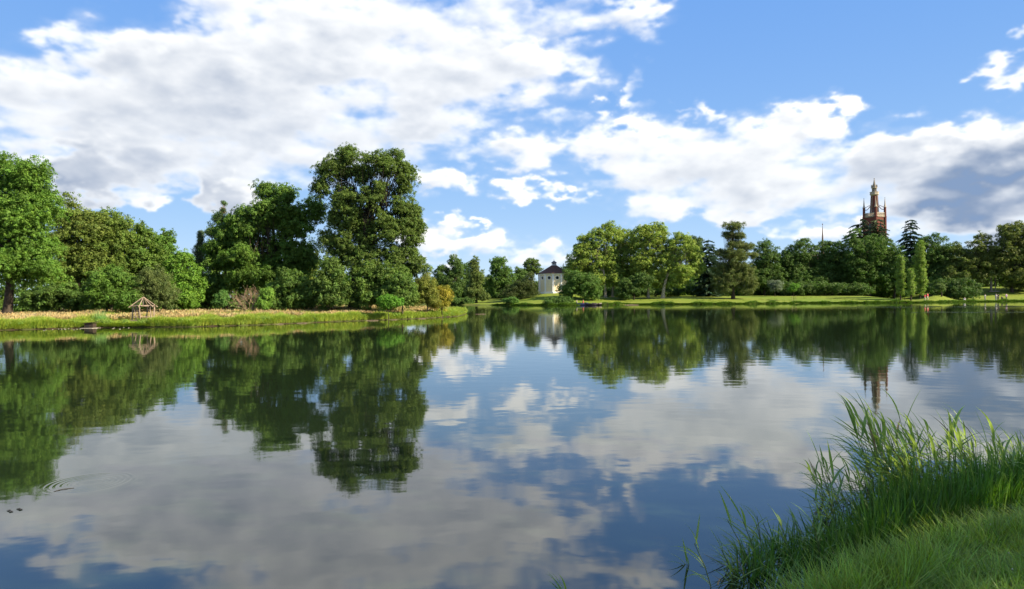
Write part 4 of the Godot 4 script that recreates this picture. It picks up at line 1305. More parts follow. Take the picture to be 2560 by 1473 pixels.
	conifer("spruce_tree", "dark spruce with open tiers beside the church tower", 2153, 232, 537, [[0.3, 60], [0.55, 46], [0.75, 34], [0.9, 16], [1.0, 2]], {"col": Color(0.030, 0.050, 0.030), "leaf": 1.6, "gap": 0.3, "step": 0.9})
	conifer("spruce_tree", "greyish spruce growing in front of the church tower", 2195, 228, 545, [[0.3, 40], [0.6, 34], [0.85, 17], [1.0, 2]], {"col": Color(0.055, 0.075, 0.038), "leaf": 1.6})
	conifer("spruce_tree", "slim spire-shaped spruce rising behind the tallest poplar", 2278, 205, 547, [[0.2, 34], [0.55, 27], [0.78, 18], [1.0, 1.5]], {"col": Color(0.030, 0.055, 0.032), "leaf": 1.4, "gap": 0.15})
	var pop := {"col": Color(0.135, 0.20, 0.04), "kind": "small", "leaf": 1.3, "lobe": 0.7, "depth": 1.0, "trunk": 0.16, "limbs": 3, "trunk_top": 0.9, "group": "columnar poplars by the lake"}
	mk.call("poplar_tree", "narrow columnar poplar at the water side of the poplar group", 2252, 175, [[2251, 660, 8, 24], [2251, 690, 10, 28], [2253, 720, 9, 18]], pop)
	mk.call("poplar_tree", "shortest narrow poplar between two taller poplars", 2278, 173, [[2277, 690, 7, 18], [2278, 712, 8, 18], [2279, 730, 7, 10]], pop)
	mk.call("poplar_tree", "tallest and fullest columnar poplar beside the grassy mound", 2300, 178, [[2300, 630, 11, 28], [2301, 665, 15, 34], [2302, 700, 14, 26], [2303, 724, 9, 14]], pop)
	mk.call("low_shrub", "small round shrub between the poplar stems", 2262, 176, [[2263, 735, 9, 8]], {"category": "shrub", "col": Color(0.05, 0.11, 0.03), "lobe": 0.5, "leaf": 0.8, "trunk": 0.06})
	mk.call("oak_tree", "dark broad tree behind the pollarded mound tree", 2330, 200, [[2328, 628, 36, 42], [2350, 650, 30, 44], [2330, 690, 36, 38]], {"col": gd})
	mk.call("oak_tree", "yellow-tipped tree with one low sunlit bough over the mound", 2395, 198, [[2392, 650, 36, 42], [2380, 690, 40, 30], [2378, 690, 12, 10, 5.0]], {"col": Color(0.08, 0.11, 0.026)})
	mk.call("oak_tree", "yellow-green tree with sunlit flank above the stone arch", 2447, 196, [[2448, 630, 32, 42], [2440, 680, 40, 40], [2468, 655, 24, 34]], {"col": Color(0.09, 0.115, 0.026)})
	mk.call("oak_tree", "tall dark-based oak on the rising lawn past the stone arch", 2530, 194, [[2520, 590, 26, 26], [2550, 600, 34, 44], [2505, 640, 40, 44], [2560, 660, 50, 50], [2610, 620, 60, 60], [2530, 690, 46, 26], [2565, 712, 40, 14]], {"col": Color(0.085, 0.108, 0.026)})
	mk.call("wood_shrub", "dark holly thicket in the hollow behind the grassy mound", 2385, 184, [[2345, 722, 24, 20], [2385, 718, 30, 24], [2425, 722, 22, 20], [2400, 736, 40, 9]], {"category": "shrub", "col": Color(0.05, 0.092, 0.024), "trunk": 0.15})
	mk.call("pollard_tree", "small brush-headed pollard tree on the grassy mound", 2354, 174, [[2351, 718, 13, 9]], {"col": Color(0.075, 0.115, 0.035), "lobe": 0.6, "leaf": 0.8, "trunk": 0.14, "limbs": 3})
	mk.call("sapling_tree", "bright green staked sapling alone on the far lawn", 1985, 176, [[1986, 716, 11, 8], [1982, 723, 10, 5]], {"col": Color(0.09, 0.19, 0.025), "lobe": 0.6, "leaf": 0.8, "trunk": 0.06, "limbs": 3})
	var sap := get_node("sapling_tree_002") if has_node("sapling_tree_002") else null
	if sap:
		for x in [-0.5, 0.5]:
			var st := MB.new()
			st.tube([Vector3(x, -0.1, 0), Vector3(x, 1.5, 0)], [0.04, 0.035], 6)
			part("stake", st.mesh(), mats.old_wood, sap)
	mk.call("blossom_shrub", "pale blue-green flowering shrub at the dark wood's edge", 1938, 192, [[1938, 716, 19, 14]], {"category": "shrub", "col": Color(0.11, 0.14, 0.12), "lobe": 0.9, "leaf": 1.0, "trunk": 0.1})
	mk.call("wood_shrub", "dark hazel shrubs below the beeches of the far wood", 2080, 198, [[2060, 722, 50, 16], [2140, 724, 44, 15], [1990, 724, 40, 13]], {"category": "shrub", "col": Color(0.055, 0.098, 0.024), "trunk": 0.15})
	mk.call("wood_shrub", "low green thicket behind the plane trunks", 1640, 200, [[1530, 728, 40, 14], [1600, 730, 40, 12], [1670, 728, 40, 14], [1740, 726, 40, 15], [1790, 728, 34, 13]], {"category": "shrub", "col": Color(0.05, 0.092, 0.024), "trunk": 0.15})
	wood("far_wood", "dense green wood closing off the far lawn", 1390, 2760, 210, 232, [[1390, 660], [1560, 650], [1760, 660], [1880, 650], [2000, 632], [2120, 630], [2260, 640], [2400, 630], [2500, 625], [2760, 600]], 11000, 2.3, Color(0.07, 0.125, 0.022))
	wood("channel_wood", "green wood behind the channel trees and the pavilion", 1040, 1400, 214, 232, [[1040, 690], [1160, 695], [1240, 690], [1330, 705], [1400, 690]], 2400, 2.2, Color(0.064, 0.116, 0.024))

func make_near_tree() -> void:
	# the tree out of sight beside the camera that shades the near bank
	var o := {"col": Color(0.06, 0.115, 0.022), "leaf": 1.0, "lobe": 1.4, "trunk": 0.4}
	rng.seed = 9
	var p := Vector3(17.0, 0, -0.8)
	p.y = near_h(Vector2(p.x, p.z))
	var root := thing("lime_tree", p, "leafy lime tree on the near bank shading its grass", "tree")
	var mb := MB.new()
	mb.tube([Vector3(0, -0.2, 0), Vector3(0.1, 3, 0), Vector3(-0.1, 7, 0.1), Vector3(0, 12, 0)], [0.5, 0.4, 0.28, 0.06], 9)
	part("trunk", mb.mesh(), mats.bark, root)
	var crown := Node3D.new()
	crown.name = "crown"
	root.add_child(crown)
	var buf := PackedFloat32Array()
	for i in 1500:
		var u := rdir() * pow(rng.randf(), 0.4)
		var q := Vector3(u.x * 5.2, 9.0 + u.y * 5.2, u.z * 6.0)
		if noise.get_noise_3d(q.x * 12.0, q.y * 12.0, q.z * 12.0) < -0.12: continue
		var up := (Vector3.UP + rdir()).normalized()
		var a := up.cross(rdir()).normalized()
		put(buf, Basis(a, up, a.cross(up)), q, tint(Color(0.06, 0.115, 0.022), 0.2))
	scatter("leaves", spray("broad", 0), mats.leaf, buf, crown)

# ---------------------------------------------------------------- grasses
func make_meadow() -> void:
	rng.seed = 101
	var gaz := px(358, 760, 60.0)
	var straw := PackedFloat32Array()
	var green := PackedFloat32Array()
	var sedge := PackedFloat32Array()
	var i := 0
	while i < 60000:
		i += 1
		# denser towards the water
		var x := rnd(-260.0, 1175.0)
		var k := rng.randf()
		var w := wat(clampf(x, -500, 1165), lerp_line(isle_line, x))
		var back := 32.0 * pow(k, 2.2)
		var dirv := w.normalized()
		var q := w + dirv * back
		var s := sdist(isle, q) if back < 4.0 or x > 1000.0 else 5.0
		if s < 0.12: continue
		var y := isle_h(q)
		var p := Vector3(q.x, y - 0.03, q.y)
		var yaw := rnd(0, TAU)
		var nz := noise.get_noise_2d(q.x * 5.0, q.y * 5.0)
		var hut := Vector2(q.x - gaz.x, q.y - gaz.z)
		if hut.length() < 1.25: continue
		if absf(hut.x) < 2.2 and hut.y > -1.0:
			put(green, Basis(Vector3.UP, yaw).scaled(Vector3(1.1, rnd(0.1, 0.24), 1.1)), p, tint(Color(0.19, 0.25, 0.042), 0.35))
			continue
		if s < 2.0 + nz * 2.6 or rng.randf() < 0.2:
			var hh := rnd(0.26, 0.6) * (1.0 + 1.1 * noise.get_noise_2d(q.x * 14.0, q.y * 14.0))
			put(green, Basis(Vector3.UP, yaw).scaled(Vector3(1.1, hh, 1.1)), p, tint(Color(0.19, 0.25, 0.042), 0.35))
		elif rng.randf() < 0.56 + nz * 0.5:
			var hh := rnd(0.4, 0.68) * (1.0 + 0.35 * nz)
			put(straw, Basis(Vector3.UP, yaw).scaled(Vector3(1.3, hh, 1.3)), p, tint(Color(0.275, 0.225, 0.125), 0.3))
		else:
			put(sedge, Basis(Vector3.UP, yaw).scaled(Vector3(1.2, rnd(0.35, 0.6), 1.2)), p, tint(Color(0.2, 0.21, 0.06), 0.3))
	tag(scatter("meadow_grass", spray("seed", 0), mats.straw, straw, self), "tall ripe tan meadow grass with seed heads on the wooded bank", "grass")
	tag(scatter("bank_grass", spray("tuft", 0), mats.blade, green, self), "fresh green grass fringe along the meadow's waterline", "grass")
	tag(scatter("meadow_undergrowth", spray("tuft", 1), mats.blade, sedge, self), "dull green grass growing between the tan seed heads", "grass")
	var weeds := PackedFloat32Array()
	for j in 2600:
		var x := rnd(-200.0, 1160.0)
		if noise.get_noise_2d(x * 1.3, 9.0) + rnd(-0.25, 0.25) < 0.0: continue
		var w := wat(x, lerp_line(isle_line, x))
		var q := w + w.normalized() * (0.15 + absf(rng.randfn(0.0, 0.7)))
		if sdist(isle, q) < 0.08: continue
		var kk := rnd(0.3, 0.7)
		put(weeds, Basis(Vector3.UP, rnd(0, TAU)).scaled(Vector3(kk, kk, kk)), Vector3(q.x, isle_h(q) + rnd(0.02, 0.4), q.y), tint(Color(0.12, 0.19, 0.035), 0.35))
	tag(scatter("bank_weeds", spray("small", 0), mats.leaf, weeds, self), "leafy green weeds growing along the meadow's waterline", "weeds")
	# fringe of the far lawn
	var fr := PackedFloat32Array()
	for j in 5200:
		var t := rnd(1230.0, 2600.0)
		var w := wat(t, lerp_line(far_line, t))
		var q := w + w.normalized() * rnd(0.05, 0.9)
		var y := far_h(q)
		var hh := rnd(0.15, 0.5) * (1.0 + 2.2 * maxf(-0.3, noise.get_noise_2d(q.x * 9.0, 3.0)))
		put(fr, Basis(Vector3.UP, rnd(0, TAU)).scaled(Vector3(2.0, hh, 2.0)), Vector3(q.x, y - 0.05, q.y), tint(Color(0.075, 0.13, 0.025), 0.3))
	for j in 2600:
		var t := rnd(1500.0, 2600.0)
		var w := wat(t, lerp_line(far_line, t))
		var q := w + w.normalized() * rnd(1.0, 22.0)
		if noise.get_noise_2d(q.x * 4.0, q.y * 4.0) < 0.08: continue
		put(fr, Basis(Vector3.UP, rnd(0, TAU)).scaled(Vector3(2.2, rnd(0.06, 0.16), 2.2)), Vector3(q.x, far_h(q) - 0.03, q.y), tint(Color(0.12, 0.17, 0.03), 0.35))
	tag(scatter("lawn_fringe", spray("tuft", 2), mats.blade, fr, self), "uncut grass fringe along the water edge of the far lawn", "grass")

const isle_line := [[-500, 842], [-220, 834], [0, 826], [206, 820.5], [261, 819.5], [480, 817.5], [640, 813], [837, 804.5], [1016, 798], [1095, 794.5], [1145, 791], [1163, 787], [1200, 780]]
const far_line := [[760, 758], [900, 759.5], [1100, 762], [1250, 763.5], [1330, 764], [1420, 764], [1560, 762], [1700, 761.5], [1850, 760.5], [2000, 758.7], [2150, 758], [2300, 757], [2420, 755], [2560, 753.6], [2800, 752]]

func lerp_line(line: Array, x: float) -> float:
	for k in line.size() - 1:
		if x >= line[k][0] and x <= line[k + 1][0]:
			return lerpf(line[k][1], line[k + 1][1], (x - line[k][0]) / (line[k + 1][0] - line[k][0]))
	return line[line.size() - 1][1]

func make_near_grass() -> void:
	rng.seed = 202
	var mb := MB.new()
	mb.smooth = false
	var bufs := [PackedFloat32Array(), PackedFloat32Array(), PackedFloat32Array()]
	for i in 16000:
		var x := rnd(-0.5, 8.5)
		var z := rnd(-8.4, -2.4)
		if x > -z * 0.82 + 0.6 or x < -z * 0.16: continue
		var s := sdist(near_land, Vector2(x, z))
		if s < 0.02: continue
		var p := Vector3(x, near_h(Vector2(x, z)) - 0.015, z)
		var b := Basis(Vector3.UP, rnd(0, TAU)) * Basis(Vector3.RIGHT, rnd(-0.5, 0.5))
		var hh := rnd(0.14, 0.34) * (1.3 if s < 0.6 else 1.0) * (1.0 + 0.7 * noise.get_noise_2d(x * 40.0, z * 40.0))
		put(bufs[i % 3], b.scaled(Vector3(0.62, hh, 0.62)), p, tint(Color(0.16, 0.24, 0.04), 0.45))
	# dead straw and broad-leaved weeds mixed into the turf
	var dead := PackedFloat32Array()
	var weed := PackedFloat32Array()
	for i in 2600:
		var x := rnd(0.5, 8.0)
		var z := rnd(-8.0, -2.6)
		if x > -z * 0.82 + 0.6: continue
		if sdist(near_land, Vector2(x, z)) < 0.05: continue
		var p := Vector3(x, near_h(Vector2(x, z)), z)
		if i % 3:
			if noise.get_noise_2d(x * 50.0, z * 50.0) < -0.05: continue
			put(dead, (Basis(Vector3.UP, rnd(0, TAU)) * Basis(Vector3.RIGHT, rnd(-0.9, 0.9))).scaled(Vector3(0.5, rnd(0.1, 0.26), 0.5)), p, tint(Color(0.26, 0.22, 0.10), 0.3))
		elif noise.get_noise_2d(x * 35.0 + 90.0, z * 35.0) > 0.02:
			var kk := rnd(0.13, 0.26)
			put(weed, Basis(Vector3.UP, rnd(0, TAU)).scaled(Vector3(kk, kk * 0.7, kk)), p + Vector3(0, 0.05, 0), tint(Color(0.10, 0.17, 0.04), 0.3))
	var clover := PackedFloat32Array()
	for i in 110:
		var x := rnd(1.5, 6.5)
		var z := rnd(-7.0, -3.6)
		if x > -z * 0.8 + 0.4 or sdist(near_land, Vector2(x, z)) < 0.1: continue
		put(clover, Basis.from_scale(Vector3.ONE * rnd(0.008, 0.013)), Vector3(x, near_h(Vector2(x, z)) + rnd(0.1, 0.2), z), Color(0.6, 0.58, 0.52))
	var cb := MB.new()
	cb.smooth = false
	cb.lathe([Vector2(0.0, -0.9), Vector2(0.8, -0.4), Vector2(0.9, 0.3), Vector2(0.4, 0.85), Vector2(0.0, 1.0)], Vector3.ZERO, 7)
	tag(scatter("clover", cb.mesh(), mats.petal, clover, self), "tiny white clover heads dotted in the near bank's grass", "clover")
	tag(scatter("dry_grass", near_tuft(1), mats.straw, dead, self), "dry straw-coloured blades scattered through the near bank", "grass")
	tag(scatter("bank_herbs", spray("small", 1), mats.leaf, weed, self), "small broad-leaved herbs in the near bank's grass", "herbs")
	for k in 3:
		tag(scatter("grass", near_tuft(k), mats.blade, bufs[k], self), ["soft green grass carpet on the shaded near bank", "curving grass blades mixed into the near bank's turf", "fine short blades between the near bank's grass tufts"][k], "grass")

func near_tuft(k: int) -> ArrayMesh:
	var key := "near" + str(k)
	if leaf_meshes.has(key): return leaf_meshes[key]
	rng.seed = key.hash()
	var mb := MB.new()
	mb.smooth = false
	for i in 16:
		var a := rnd(0, TAU)
		blade(mb, Vector3(cos(a), 0, sin(a)) * rnd(0.0, 0.16), a + rnd(-0.8, 0.8), rnd(0.6, 1.1), rnd(0.1, 0.55), rnd(0.006, 0.011), 4)
	leaf_meshes[key] = mb.mesh(true)
	rng.seed = 300 + k
	return leaf_meshes[key]

# a curved grass blade: root, heading, length, bend, half width
func blade(mb: MB, p: Vector3, a: float, l: float, bend: float, wd: float, seg: int) -> void:
	var dirh := Vector3(cos(a), 0, sin(a))
	var side := Vector3(-sin(a), 0, cos(a))
	var c := Color.WHITE * rnd(0.8, 1.15)
	var prev := p
	var pw := wd
	for i in seg:
		var t := float(i + 1) / seg
		var q := p + dirh * bend * t * t * l + Vector3(0, l * (t - 0.35 * bend * t * t), 0)
		var w := wd * (1.0 - pow(t, 1.8))
		if i < seg - 1:
			mb.quad(prev - side * pw, q - side * w, q + side * w, prev + side * pw, c)
		else:
			mb.tri(prev - side * pw, q, prev + side * pw, c)
		prev = q
		pw = w

func make_reeds() -> void:
	rng.seed = 404
	# leaf shapes, wind from the right: tips stream left
	var leafm := []
	for k in 5:
		var mb := MB.new()
		mb.smooth = false
		var l := rnd(0.9, 1.1)
		var seg := 6
		var prev := Vector3.ZERO
		var pw := 0.004
		var prise := 0.0
		for i in seg:
			var t := float(i + 1) / seg
			var q := Vector3(l * t, l * 0.16 * t - l * (0.08 + 0.07 * k) * t * t * t, 0.02 * sin(t * 3.0 + k))
			var w := 0.040 * sin(PI * pow(t, 0.7)) * (1.0 if i < seg - 1 else 0.0)
			var fold := Vector3(0, 0.35 * w, 0)
			mb.quad(prev + Vector3(0, 0.35 * pw, -pw), q + fold + Vector3(0, 0, -w), q, prev)
			mb.quad(prev, q, q + fold + Vector3(0, 0, w), prev + Vector3(0, 0.35 * pw, pw))
			prev = q
			pw = w
		leafm.append(mb.mesh())
	var lmats := []
	for c in [Color(0.08, 0.17, 0.03), Color(0.105, 0.195, 0.036), Color(0.06, 0.145, 0.028)]:
		var m := plain("reed_leaf%d" % lmats.size(), lin(c.r, c.g, c.b), 0.32, 0.5)
		m.backlight_enabled = true
		m.backlight = Color(0.6, 0.7, 0.3)
		lmats.append(m)
	var old := plain("reed_old", lin(0.26, 0.19, 0.09), 0.7, 0.4)
	var smat := plain("reed_stem", lin(0.10, 0.14, 0.04), 0.5)
	var spots := []
	# [x, base y, top y, lean] in photograph pixels, roots at the water's edge
	for i in 58: spots.append([rnd(2180, 2350), rnd(1205, 1290), rnd(1000, 1150), rnd(-0.34, -0.1)])
	for i in 52: spots.append([rnd(2340, 2600), rnd(1180, 1275), rnd(1030, 1140), rnd(-0.25, 0.02)])
	for i in 30: spots.append([rnd(2060, 2200), rnd(1240, 1330), rnd(1120, 1230), rnd(-0.45, -0.1)])
	for i in 14: spots.append([rnd(1880, 2080), rnd(1330, 1420), rnd(1240, 1330), rnd(-0.4, 0.1)])
	for i in 7: spots.append([rnd(1720, 1900), rnd(1400, 1470), rnd(1330, 1400), rnd(-0.4, 0.2)])
	spots.append([2290, 1240, 985, -0.2]); spots.append([2140, 1245, 1180, -1.3]); spots.append([1440, 1500, 1440, -0.3]); spots.append([1420, 1500, 1455, -0.2])
	spots.append([1790, 1470, 1320, -0.3]); spots.append([1990, 1400, 1260, -0.3])
	for sp in spots:
		var w := wat(sp[0], sp[1])
		var g := maxf(-0.25, near_h(w))
		var d := -w.y
		var topy := px(sp[0], sp[2], d).y
		var hgt := maxf(0.35, topy - g)
		var root := thing("reed", Vector3(w.x, g - 0.04, w.y), "green reed stalk with long narrow leaves at the near shore", "reed", "reeds fringing the near shore")
		var lean: float = sp[3]
		var lz := rnd(-0.12, 0.12)
		var st := func(t: float) -> Vector3: return Vector3(lean * t * t * hgt, hgt * t, lz * t * t)
		var mb := MB.new()
		mb.tube([st.call(0.0), st.call(0.3), st.call(0.6), st.call(0.85)], [0.006, 0.0055, 0.0045, 0.003], 5, Color.WHITE, false)
		part("stem", mb.mesh(), smat, root)
		var nl := rng.randi_range(6, 9)
		for j in nl:
			var t := lerpf(0.28, 0.86, (j + rnd(0.0, 0.6)) / nl)
			var lf := part("leaf", leafm[rng.randi_range(0, 4)], old if (j == 0 and rng.randf() < 0.4) or rng.randf() < 0.03 else lmats[rng.randi_range(0, 2)], root)
			var yaw := PI + rnd(-0.8, 0.8)
			if rng.randf() < 0.12: yaw = rnd(-0.9, 0.9)
			var tilt := rnd(0.25, 0.85) if j < nl - 2 else rnd(0.8, 1.25)
			var k := rnd(0.3, 0.55) * clampf(hgt / 1.2, 0.6, 1.15)
			lf.transform = Transform3D((Basis(Vector3.UP, yaw) * Basis(Vector3.BACK, tilt)).scaled(Vector3.ONE * k), st.call(t))
	# sedge blades filling the reed bed
	var buf := PackedFloat32Array()
	var sm := MB.new()
	sm.smooth = false
	for i in 9:
		var a := rnd(0, TAU)
		blade(sm, Vector3(cos(a), 0, sin(a)) * rnd(0, 0.1), a, rnd(0.65, 1.1), rnd(0.05, 0.4), rnd(0.008, 0.015), 6)
	for i in 700:
		var x := rnd(1860, 2620)
		if x < 2160.0 and rng.randf() < 0.55: continue
		var t := clampf((x - 1700.0) / 860.0, 0.0, 1.0)
		var y := lerpf(1500, 1240, pow(t, 0.85)) + rnd(-40, 45)
		var w := wat(x, y)
		var s := sdist(near_land, w)
		if s > 0.9: continue
		var g := maxf(-0.2, near_h(w))
		var hh := rnd(0.35, 0.6) + 0.5 * sstep(0.35, 0.65, t) * rng.randf()
		put(buf, (Basis(Vector3.UP, rnd(0, TAU)) * Basis(Vector3.BACK, rnd(-0.05, 0.2))).scaled(Vector3(1.0, hh, 1.0)), Vector3(w.x, g - 0.05, w.y), tint(Color(0.06, 0.125, 0.024), 0.3))
	tag(scatter("sedge", sm.mesh(true), mats.blade, buf, self), "dense upright sedge blades filling the near reed bed", "sedge")

# ---------------------------------------------------------------- small things
func make_gazebo() -> void:
	var d := 60.0
	var base := on_ground(358, d)
	var root := thing("rustic_gazebo", base, "small open hexagonal gazebo of crooked weathered branches on the bank", "gazebo", "", 0.0)
	rng.seed = 55
	var eave: float = px(358, 764.5, d).y - base.y
	var apex: float = px(358, 743.5, d).y - base.y
	var r := 0.88
	var posts := []
	for k in 6:
		var a := deg_to_rad(20.0 + 60.0 * k)
		posts.append(Vector3(cos(a) * r, 0, sin(a) * r))
	for k in 6:
		var p: Vector3 = posts[k]
		var q: Vector3 = posts[(k + 1) % 6]
		var mb := MB.new()
		mb.tube([p + Vector3(0, -0.2, 0), p + Vector3(rnd(-0.06, 0.06), eave * 0.35, rnd(-0.04, 0.04)), p + Vector3(rnd(-0.07, 0.07), eave * 0.7, 0), p + Vector3(0, eave + 0.06, 0)], [0.055, 0.05, 0.047, 0.045], 7)
		part("post", mb.mesh(), mats.old_wood, root)
		var bm := MB.new()
		var ov := (q - p).normalized() * 0.16
		bm.tube([p - ov + Vector3(0, eave, 0), (p + q) * 0.5 + Vector3(0, eave + rnd(-0.05, 0.03), 0), q + ov + Vector3(0, eave + 0.02, 0)], [0.04, 0.045, 0.038], 6)
		part("eave_beam", bm.mesh(), mats.old_wood, root)
		var rf := MB.new()
		rf.tube([p * 1.32 + Vector3(0, eave - 0.14, 0), p * 0.62 + Vector3(0, lerpf(eave, apex, 0.42) + rnd(0.0, 0.05), 0), p * 0.05 + Vector3(0, apex, 0)], [0.04, 0.042, 0.035], 6)
		part("rafter", rf.mesh(), mats.old_wood, root)
		if k != 1:
			var rl := MB.new()
			rl.tube([p + Vector3(0, 0.42, 0), (p + q) * 0.5 + Vector3(0, 0.4 + rnd(-0.03, 0.03), 0), q + Vector3(0, 0.43, 0)], [0.03, 0.03, 0.028], 5)
			part("rail", rl.mesh(), mats.old_wood, root)
	for k in 3:
		var br := MB.new()
		var p: Vector3 = posts[[2, 3, 5][k]]
		br.tube([p + Vector3(0.02, eave * 0.95, 0), p * 0.85 + Vector3(0.12, eave * 0.6, 0.05), p * 0.8 + Vector3(0.2, 0.35, 0.1)], [0.035, 0.034, 0.03], 5)
		part("brace", br.mesh(), mats.old_wood, root)
	var kp := MB.new()
	kp.tube([Vector3(-0.02, eave - 0.05, 0), Vector3(0.0, apex + 0.06, 0)], [0.07, 0.05], 7)
	part("king_post", kp.mesh(), mats.old_wood, root)
	var bn := MB.new()
	bn.smooth = false
	bn.box(Vector3(-0.25, 0.14, 0.85), Vector3(0.8, 0.06, 0.22))
	part("seat_board", bn.mesh(), mats.old_wood, root)

func make_shore_things() -> void:
	rng.seed = 66
	# floating hut for ducks against the bank
	var w := wat(221, 821)
	var root := thing("duck_hut", Vector3(w.x, 0.0, w.y), "small dark wooden duck hut floating against the meadow bank", "hut")
	var b := MB.new()
	b.smooth = false
	b.box(Vector3(0, 0.2, -0.25), Vector3(0.72, 0.42, 0.5))
	part("box", b.mesh(), mats.dark_wood, root)
	var r := MB.new()
	r.smooth = false
	r.box(Vector3(0.03, 0.46, -0.25), Vector3(0.95, 0.05, 0.68), Basis(Vector3.BACK, 0.1))
	part("roof", r.mesh(), mats.dark_wood, root)
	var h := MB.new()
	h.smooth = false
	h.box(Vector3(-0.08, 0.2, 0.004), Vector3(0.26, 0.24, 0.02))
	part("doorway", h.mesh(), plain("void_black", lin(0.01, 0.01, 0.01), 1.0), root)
	var f := MB.new()
	f.smooth = false
	f.box(Vector3(0.0, 0.0, -0.1), Vector3(1.0, 0.06, 0.95))
	part("float_board", f.mesh(), mats.stone, root)
	# fallen branch above it
	var p := px(218, 795, 59.5)
	var lg := MB.new()
	lg.tube([Vector3(-0.75, -0.08, 0), Vector3(-0.2, 0.02, 0.05), Vector3(0.4, 0.12, 0), Vector3(0.9, 0.16, -0.05)], [0.03, 0.035, 0.035, 0.02], 6)
	lg.tube([Vector3(-0.45, -0.6, 0.02), Vector3(-0.42, 0.0, 0.02)], [0.02, 0.02], 5)
	lg.tube([Vector3(0.5, -0.6, -0.02), Vector3(0.52, 0.12, 0)], [0.02, 0.02], 5)
	tag(top("fallen_branch", lg.mesh(), mats.dark_wood, p), "dark bent branch propped up above the duck hut", "branch")
	# reed tuft beside the hut
	var tuft := MB.new()
	tuft.smooth = false
	for i in 240:
		var a := rnd(0, TAU)
		blade(tuft, Vector3(cos(a) * rnd(0, 0.75), -0.1, sin(a) * rnd(0, 0.5)), a, rnd(0.9, 1.75), rnd(0.02, 0.25), rnd(0.009, 0.016), 4)
	var q := px(250, 818, 58.5)
	q.y = 0.15
	var rt := thing("reed_clump", q, "fresh green reed clump standing beside the duck hut", "reeds")
	var rm := plain("reed_green", lin(0.10, 0.22, 0.06), 0.5)
	rm.backlight_enabled = true
	rm.backlight = Color(0.7, 0.8, 0.4)
	part("blades", tuft.mesh(), rm, rt, "stuff")
	# low log seats on the meadow
	for e in [[47, 62.5, "low weathered log bench in the tan grass below the maple", 1.3], [77, 62.0, "shorter log seat next to the log bench below the maple", 1.1]]:
		var bp := on_ground(e[0], e[1])
		var bt := thing("log_bench", bp, e[2], "bench")
		var sb := MB.new()
		sb.tube([Vector3(-e[3] * 0.5, 0.52, 0), Vector3(e[3] * 0.5, 0.54, 0)], [0.07, 0.07], 8)
		part("seat", sb.mesh(), mats.old_wood, bt)
		for x in [-0.4, 0.4]:
			var lgm := MB.new()
			lgm.tube([Vector3(x * e[3], -0.05, 0), Vector3(x * e[3], 0.5, 0)], [0.06, 0.055], 7)
			part("leg", lgm.mesh(), mats.old_wood, bt)
	# pale stones along the waterline
	var st := []
	for k in 3:
		var m := MB.new()
		var prof := []
		for i in 6:
			var t := i / 5.0
			prof.append(Vector2(sin(t * PI) * rnd(0.85, 1.1), -cos(t * PI) * 0.6))
		m.lathe(prof, Vector3.ZERO, 7, rnd(0, 1))
		m.smooth = false
		st.append(m.mesh())
	for i in 26:
		var x := rnd(100, 250) if i < 20 else rnd(280, 330)
		var ww := wat(x, lerp_line(isle_line, x) + rnd(-0.5, 4.0))
		var o := top("shore_stone", st[i % 3], mats.stone, Vector3(ww.x, 0.01, ww.y))
		o.scale = Vector3(rnd(0.03, 0.08), rnd(0.02, 0.045), rnd(0.03, 0.06))
		o.rotation.y = rnd(0, TAU)
		tag(o, "small pale stone breaking the water beside the duck hut", "stone", "pale stones near the duck hut")
	# driftwood along the bank edge
	for e in [[930, 1.3, 0.05], [985, 0.7, -0.1], [755, 0.9, 0.02], [700, 0.6, 0.1], [1055, 0.8, 0.0]]:
		var ww := wat(e[0], lerp_line(isle_line, e[0]) + 1.0)
		var m := MB.new()
		m.tube([Vector3(-e[1] * 0.5, 0, 0), Vector3(0, 0.03, 0.03), Vector3(e[1] * 0.5, 0.01, 0)], [0.014, 0.024, 0.018], 6)
		var o := top("driftwood", m.mesh(), mats.old_wood, Vector3(ww.x, 0.02, ww.y))
		o.rotation.y = e[2] + 0.35
		tag(o, "pale piece of driftwood lying at the meadow's waterline", "driftwood", "driftwood along the meadow bank")
	# floating things
	var fl := wat(1202, 786)
	var m := MB.new()
	m.tube([Vector3(-0.75, 0, 0), Vector3(0, 0.01, 0.05), Vector3(0.7, 0.0, 0)], [0.015, 0.03, 0.015], 6)
	m.tube([Vector3(0.3, 0.0, 0.03), Vector3(0.34, 0.12, 0.03)], [0.03, 0.025], 6)
	tag(top("floating_log", m.mesh(), mats.old_wood, Vector3(fl.x, 0.03, fl.y)), "thin pale log floating off the meadow point", "log")
	fl = wat(1580, 763.2)
	var m2 := MB.new()
	m2.tube([Vector3(-1.7, 0, 0), Vector3(0, 0.05, 0.05), Vector3(1.6, 0.02, 0)], [0.05, 0.07, 0.04], 7)
	tag(top("shore_log", m2.mesh(), mats.old_wood, Vector3(fl.x, 0.06, fl.y)), "bleached log lying in the water below the plane trees", "log")
	fl = wat(160, 1225)
	var m3 := MB.new()
	m3.tube([Vector3(-0.075, 0, 0.09), Vector3(-0.055, 0.002, 0.03), Vector3(-0.01, 0.003, -0.02), Vector3(0.08, 0, -0.075)], [0.0025, 0.004, 0.004, 0.0025], 5)
	tag(top("floating_twig", m3.mesh(), mats.dark_wood, Vector3(fl.x, 0.004, fl.y)), "thin dark curved twig floating on the open water", "twig")
